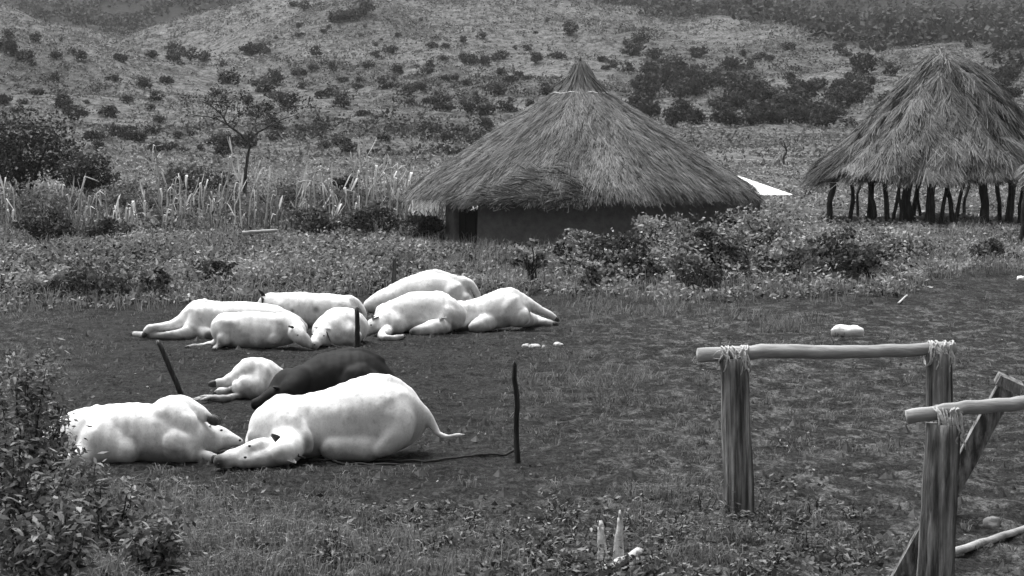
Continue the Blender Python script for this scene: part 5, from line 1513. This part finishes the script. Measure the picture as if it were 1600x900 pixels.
# ------------------------------------------------------------------ dry maize
def maize_label(px):
    for lim, w in ((60, 'in front of the largest dark tree'), (220, 'near the lone dark bush'), (330, 'between the lone bush and the bare tree'), (440, 'below the bare tree'), (540, 'above the hedge end'), (900, 'close to the hut eave')):
        if px < lim: return 'bleached ragged dry maize stalk ' + w
def maize(px, ptop, d, seed, tilt):
    rg = np.random.default_rng(seed)
    x = (px - 800) / F * d; z = float(terrain(x, d)); top = H - (ptop - HY) / F * d
    L = max(.7, top - z)
    t = thing('maize_stalk', maize_label(px), 'maize stalk', (x, d, z), 'dry maize stalks')
    b = np.array([x, d, z - .1]); base_t = rg.uniform(.25, 1.0)
    pts = [b, b + [tilt * .3 * L, 0, .5 * L], b + [tilt * L, rg.normal(0, .1), L]]
    if rg.random() < .12: pts.append(pts[-1] + np.array([rg.choice([-1, 1]) * rg.uniform(.2, .45), 0, -rg.uniform(.0, .3)]))
    pp, rr = subdiv_path(pts, np.linspace(.026, .014, len(pts)), 10, .03, seed)
    me = MB().add(tube(pp, rr, 5, True, .1)).mesh('stalk')
    at_ = me.attributes.new('tone', 'FLOAT', 'FACE'); at_.data.foreach_set('value', (base_t * (.5 + .5 * rg.random(len(me.polygons)))).astype(np.float32))
    obj('stem', me, M['straw'], t)
    for k in range(rg.integers(3, 6)):
        i = rg.integers(3, 10); p = pp[i]; a = rg.random() * 6.28; sp = rg.uniform(.14, .38)
        dv = np.array([math.cos(a), math.sin(a) * .7, 0])
        w = rg.uniform(.025, .06)
        m_ = rg.random()
        if m_ < .5: P = [p, p + dv * sp * .35 + [0, 0, .05], p + dv * sp * .55 + [0, 0, -.18], p + dv * sp * .5 + [0, 0, -.3 - .35 * rg.random()]]
        elif m_ < .9: P = [p, p + dv * sp * .4 + [0, 0, .2], p + dv * sp * .7 + [0, 0, .36], p + dv * sp * .95 + [0, 0, .30 + .3 * rg.random()]]
        else: P = [p, p + dv * sp * .5 + [0, 0, .12], p + dv * sp + [0, 0, .02], p + dv * sp * 1.25 + [0, 0, -.25]]
        sd = np.cross(dv, [0, 0, 1]) * w * .5 + np.array([w * .3, 0, 0])
        ws = [.5, 1, .9, .15]
        V = []
        for pt_, w_ in zip(P, ws): V += [pt_ - sd * w_, pt_ + sd * w_]
        F_ = [(0, 1, 3, 2), (2, 3, 5, 4), (4, 5, 7, 6)]
        me = mesh_idx('maize_leaf', V, F_)
        at_ = me.attributes.new('tone', 'FLOAT', 'FACE'); at_.data.foreach_set('value', np.full(3, base_t * rg.uniform(.4, 1), np.float32))
        obj('leaf', me, M['straw'], t)
rg = np.random.default_rng(60)
MZ = [(108, 292), (116, 278), (126, 300), (133, 310), (170, 300), (180, 322), (196, 318), (206, 330), (232, 305), (252, 228), (257, 262), (262, 290), (268, 300), (282, 318), (286, 300),
      (346, 242), (352, 250), (330, 310), (342, 300), (380, 262), (386, 252), (404, 268), (410, 276), (462, 300), (470, 290), (482, 268), (492, 258), (503, 250), (512, 262), (520, 285), (556, 262), (562, 240), (570, 246),
      (577, 236), (584, 258), (590, 262), (600, 266), (608, 270), (612, 252), (620, 258), (626, 262), (633, 268), (640, 262), (12, 290), (24, 298), (4, 300), (436, 300), (532, 300), (546, 290), (150, 305), (312, 290), (220, 300), (364, 290)]
MZ += [(float(a), float(b)) for a, b in zip(np.concatenate([rg.uniform(450, 640, 9), rg.uniform(100, 420, 9)]), rg.uniform(270, 320, 18))]
for k, (px, pt_) in enumerate(MZ):
    maize(px + rg.normal(0, 3), pt_ - 8, rg.uniform(55, 60), 400 + k, rg.normal(0, .10))
for k, (px, py, d, w, h_) in enumerate([(20, 368, 57, 110, 60), (130, 362, 59, 110, 72), (215, 366, 57.5, 100, 60), (290, 360, 60, 120, 78), (370, 364, 58.5, 110, 66), (440, 360, 60, 100, 70), (530, 352, 62, 110, 60), (620, 352, 62, 90, 56), (330, 372, 55.5, 100, 44), (250, 374, 55, 100, 40), (410, 374, 55.5, 90, 40), (190, 345, 66, 130, 70), (470, 340, 67, 130, 64), (60, 345, 66, 130, 60), (590, 340, 66, 110, 60)]):
    big_bush('weedy_clump', 'grey leafy weed clump growing among the maize ' + ('before the largest dark tree' if px < 100 else 'near the lone dark bush' if px < 260 else 'below the bare tree' if px < 460 else 'towards the hut eave'), 'bush', px, py, d + 4, w, h_ * .72, int(9 * w), .12, 'maizeweed', 460 + k, 'weed clumps among the maize', .6)
# tall leafy green grass among the stalks
def tall_grass():
    rg = np.random.default_rng(61)
    n = 15000
    d = rg.uniform(54.5, 76, n); px = rg.uniform(-120, 690, n); x = (px - 800) / F * d
    nz = fbm(px / 40, d / 3, 120, 3)
    kp = rg.random(n) < np.clip((nz - .3) * 3, .1, 1); x, d, nz = x[kp], d[kp], nz[kp]; n = len(x)
    P = np.stack([x, d, terrain(x, d) - .02], 1)
    q = blades(P, .35 + .9 * rg.random(n) ** 1.8 * nz * 1.5, .030, .9, rg)
    t = np.clip(rg.random(n) * .9 * nz * 1.6, 0, 1)
    obj('tall_grass', mesh_np('tall_grass', q, 1, 4, np.concatenate([t, t])), M['drygrass'], kind='stuff', label='tall rank grass standing among the dry maize', cat='grass')
tall_grass()

# ------------------------------------------------------------------ foreground plants
def leaf_mesh(seed, L=.13, w=.05):
    rg = np.random.default_rng(seed)
    V = []; n = 6
    for i in range(n):
        f = i / (n - 1); ww = w * .5 * (math.sin(math.pi * min(1, f * .93 + .04)) ** .75 + .03)
        z = -.28 * L * f * f + rg.normal(0, .003)
        V += [(-ww, L * f, z + ww * .45), (0, L * f, z), (ww, L * f, z + ww * .45)]
    F_ = []
    for i in range(n - 1):
        a = i * 3; F_ += [(a, a + 1, a + 4, a + 3), (a + 1, a + 2, a + 5, a + 4)]
    me = mesh_idx('leaf', V, F_, True)
    at_ = me.attributes.new('tone', 'FLOAT', 'FACE'); at_.data.foreach_set('value', np.full(len(F_), rg.uniform(.15, .95), np.float32))
    me.materials.append(M['fore']); return me
LM = [leaf_mesh(500 + i, .13 * (1 + .12 * (i % 4)), .045 + .008 * (i % 3)) for i in range(9)]
from mathutils import Matrix
def put_leaf(parent, ploc, p, dv, s, k):
    o = bpy.data.objects.new('leaf', LM[k % 9]); col.objects.link(o); o.parent = parent
    fr = Vector(dv).normalized().to_track_quat('Y', 'Z')
    o.location = Vector([float(v) for v in p]) - Vector([float(v) for v in ploc]); o.rotation_mode = 'QUATERNION'; o.rotation_quaternion = fr
    o.scale = (s, s, s)
def shrub_plant(name, label, group, px, py, hpx, wpx, nst, seed, nl, cat='bush', extra=0, ls=1.0):
    d = gd(py); x = (px - 800) / F * d; z = float(terrain(x, d)); s = d / F
    rg = np.random.default_rng(seed); h_, w = hpx * s, wpx * s
    t = thing(name, label, cat, (x, d, z), group)
    mb = MB(); spots = []
    for i in range(nst):
        a = rg.random() * 6.28; r = w * .5 * rg.random() ** .6
        hh = h_ * (1 - .45 * (r / (w * .5 + 1e-6)) ** 2) * rg.uniform(.72, 1.05)
        e = np.array([x + r * math.cos(a), d + r * math.sin(a) * .8, z + hh])
        pp, rr = subdiv_path([(x + .2 * r * math.cos(a), d + .2 * r * math.sin(a), z - .05), (x + .7 * r * math.cos(a), d + .6 * r * math.sin(a), z + hh * .55), e], [.010 * ls, .007 * ls, .003], 12, .012, seed * 7 + i)
        mb.add(tube(pp, rr, 5, False))
        for j in range(2, 12): spots += [(pp[j], pp[min(j + 1, 11)] - pp[j - 1], .35 + .65 * j / 11)] * 3
    obj('stems', mb.mesh('stems'), M['bark'], t)
    order = rg.permutation(len(spots))
    # leaves on the outside, towards the open yard, are picked apart; the rest is one mass
    for c_, i in enumerate(order[:nl]):
        p, ax, f = spots[i]; a = rg.random() * 6.28
        dv = np.array([math.cos(a), math.sin(a), rg.uniform(-.35, .35)])
        put_leaf(t, (x, d, z), p + rg.normal(0, .01, 3), dv, rg.uniform(.36, .8) * ls, c_ + seed)
    if extra:
        ii = rg.integers(0, len(spots), extra)
        P = np.array([spots[i][0] for i in ii]) + rg.normal(0, .07, (extra, 3))
        P[:, 2] = np.maximum(P[:, 2], z + .02)
        q = leaf_quads(P, .07 * ls, .35, 2.8, rg)
        o = obj('foliage', mesh_np('foliage', q, 1, 4, np.clip(rg.normal(.42, .25, extra), 0, 1)), M['fore'], t); o['kind'] = 'stuff'
    return t
FB = [('loose leafy bush growing over the rump of the rolled white cow', 84, 770, 150, 110, 9, 150, 420), ('tallest leafy bush at the yard edge by the leafy thicket', 20, 790, 245, 170, 15, 260, 2200),
      ('leafy bush in front of the tallest bush, broad drooping leaves', 30, 880, 210, 180, 14, 260, 1800), ('low leafy bush spreading out of the thicket onto the grass', 140, 870, 150, 190, 14, 220, 1300),
      ('leafy bush at the near corner of the thicket', 60, 960, 200, 200, 12, 230, 1500), ('leafy bush reaching back from the thicket along the yard', 40, 690, 150, 150, 10, 180, 1300), ('bushy weed by the thicket, smallest of the group', 215, 900, 90, 130, 8, 130, 700)]
for k, (lb, px, py, h_, w, ns, nl, ex) in enumerate(FB): shrub_plant('leafy_bush', lb, 'leafy thicket at the yard edge', px, py, h_, w, ns, 520 + k, nl, 'bush', ex)
rg = np.random.default_rng(70)
for k in range(64):
    px = rg.uniform(330, 1370); py = rg.uniform(822, 915) if k % 4 else rg.uniform(790, 830)
    if px < 640 and rg.random() < .4: px += 500
    shrub_plant('leafy_weed', 'low leafy weed ' + ('on grass beside the leafy thicket' if px < 520 else 'on the soil between the thicket and broken sticks' if px < 860 else 'around the broken pale sticks' if px < 1060 else 'at the foot of the thick weathered post' if px < 1230 else 'between the two rail frames'), 'low weeds in the foreground', px, py, rg.uniform(18, 42), rg.uniform(40, 80), 4, 600 + k, 13, 'weed', 60, .62)
for k, (px, py) in enumerate(((585, 800), (560, 772), (625, 788), (1232, 700), (520, 790), (700, 800))):
    shrub_plant('leafy_weed', 'tiny broad-leaved seedling on the bare soil', 'seedlings on the soil', px, py, 12, 40, 3, 690 + k, 7, 'weed', 0, .7)

def leafy_carpet():
    """broad low leaves carpeting the near edge of the yard"""
    rg = np.random.default_rng(77)
    n = 46000
    d = rg.uniform(12.3, 17.5, n); x = rg.uniform(-1, 1, n) * (d * .29 + .6)
    px, py = 800 + x / d * F, HY + H / d * F
    m = blob(px, py, [(1100, 870, 260, 55, 1.0), (700, 890, 300, 45, .55), (400, 870, 260, 60, .3), (1180, 800, 90, 40, .6), (560, 800, 120, 30, .25), (240, 800, 120, 50, .5)])
    nz = fbm(x / .5, d / .5, 131, 3)
    kp = rg.random(n) < m * np.clip((nz - .40) * 5, 0, 1)
    x, d, nz = x[kp], d[kp], nz[kp]; n = len(x)
    P = np.stack([x, d, terrain(x, d) + .015 + .13 * rg.random(n) * np.clip(nz * 2 - .6, .1, 1)], 1)
    q = leaf_quads(P, .052, .55, 1.9, rg)
    obj('leafy_ground_cover', mesh_np('leafy_ground_cover', q, 1, 4, np.clip(rg.normal(.36, .26, n), 0, 1)), M['fore'], kind='stuff', label='carpet of small broad leaves along the near edge of the yard', cat='ground cover')
    print('carpet', n)
leafy_carpet()
# ------------------------------------------------------------------ the damp air
def haze():
    m, nt, out = new_mat('haze_air')
    v = N(nt, 'ShaderNodeVolumePrincipled'); v.inputs['Color'].default_value = (.92, .92, .92, 1); v.inputs['Density'].default_value = HAZE
    v.inputs['Anisotropy'].default_value = .2
    nt.links.new(v.outputs[0], out.inputs['Volume'])
    V, Fc = box_verts(np.array([0, 590., 114.4]), np.array([700., 0, 0]), np.array([0, 660., 0]), np.array([0, 0, 115.6]))
    obj('haze', MB().add((V, Fc)).mesh('haze', False), m, kind='stuff', label='thin pale haze in the air over the valley', cat='haze')
HAZE = .00011
if HAZE > 0: haze()
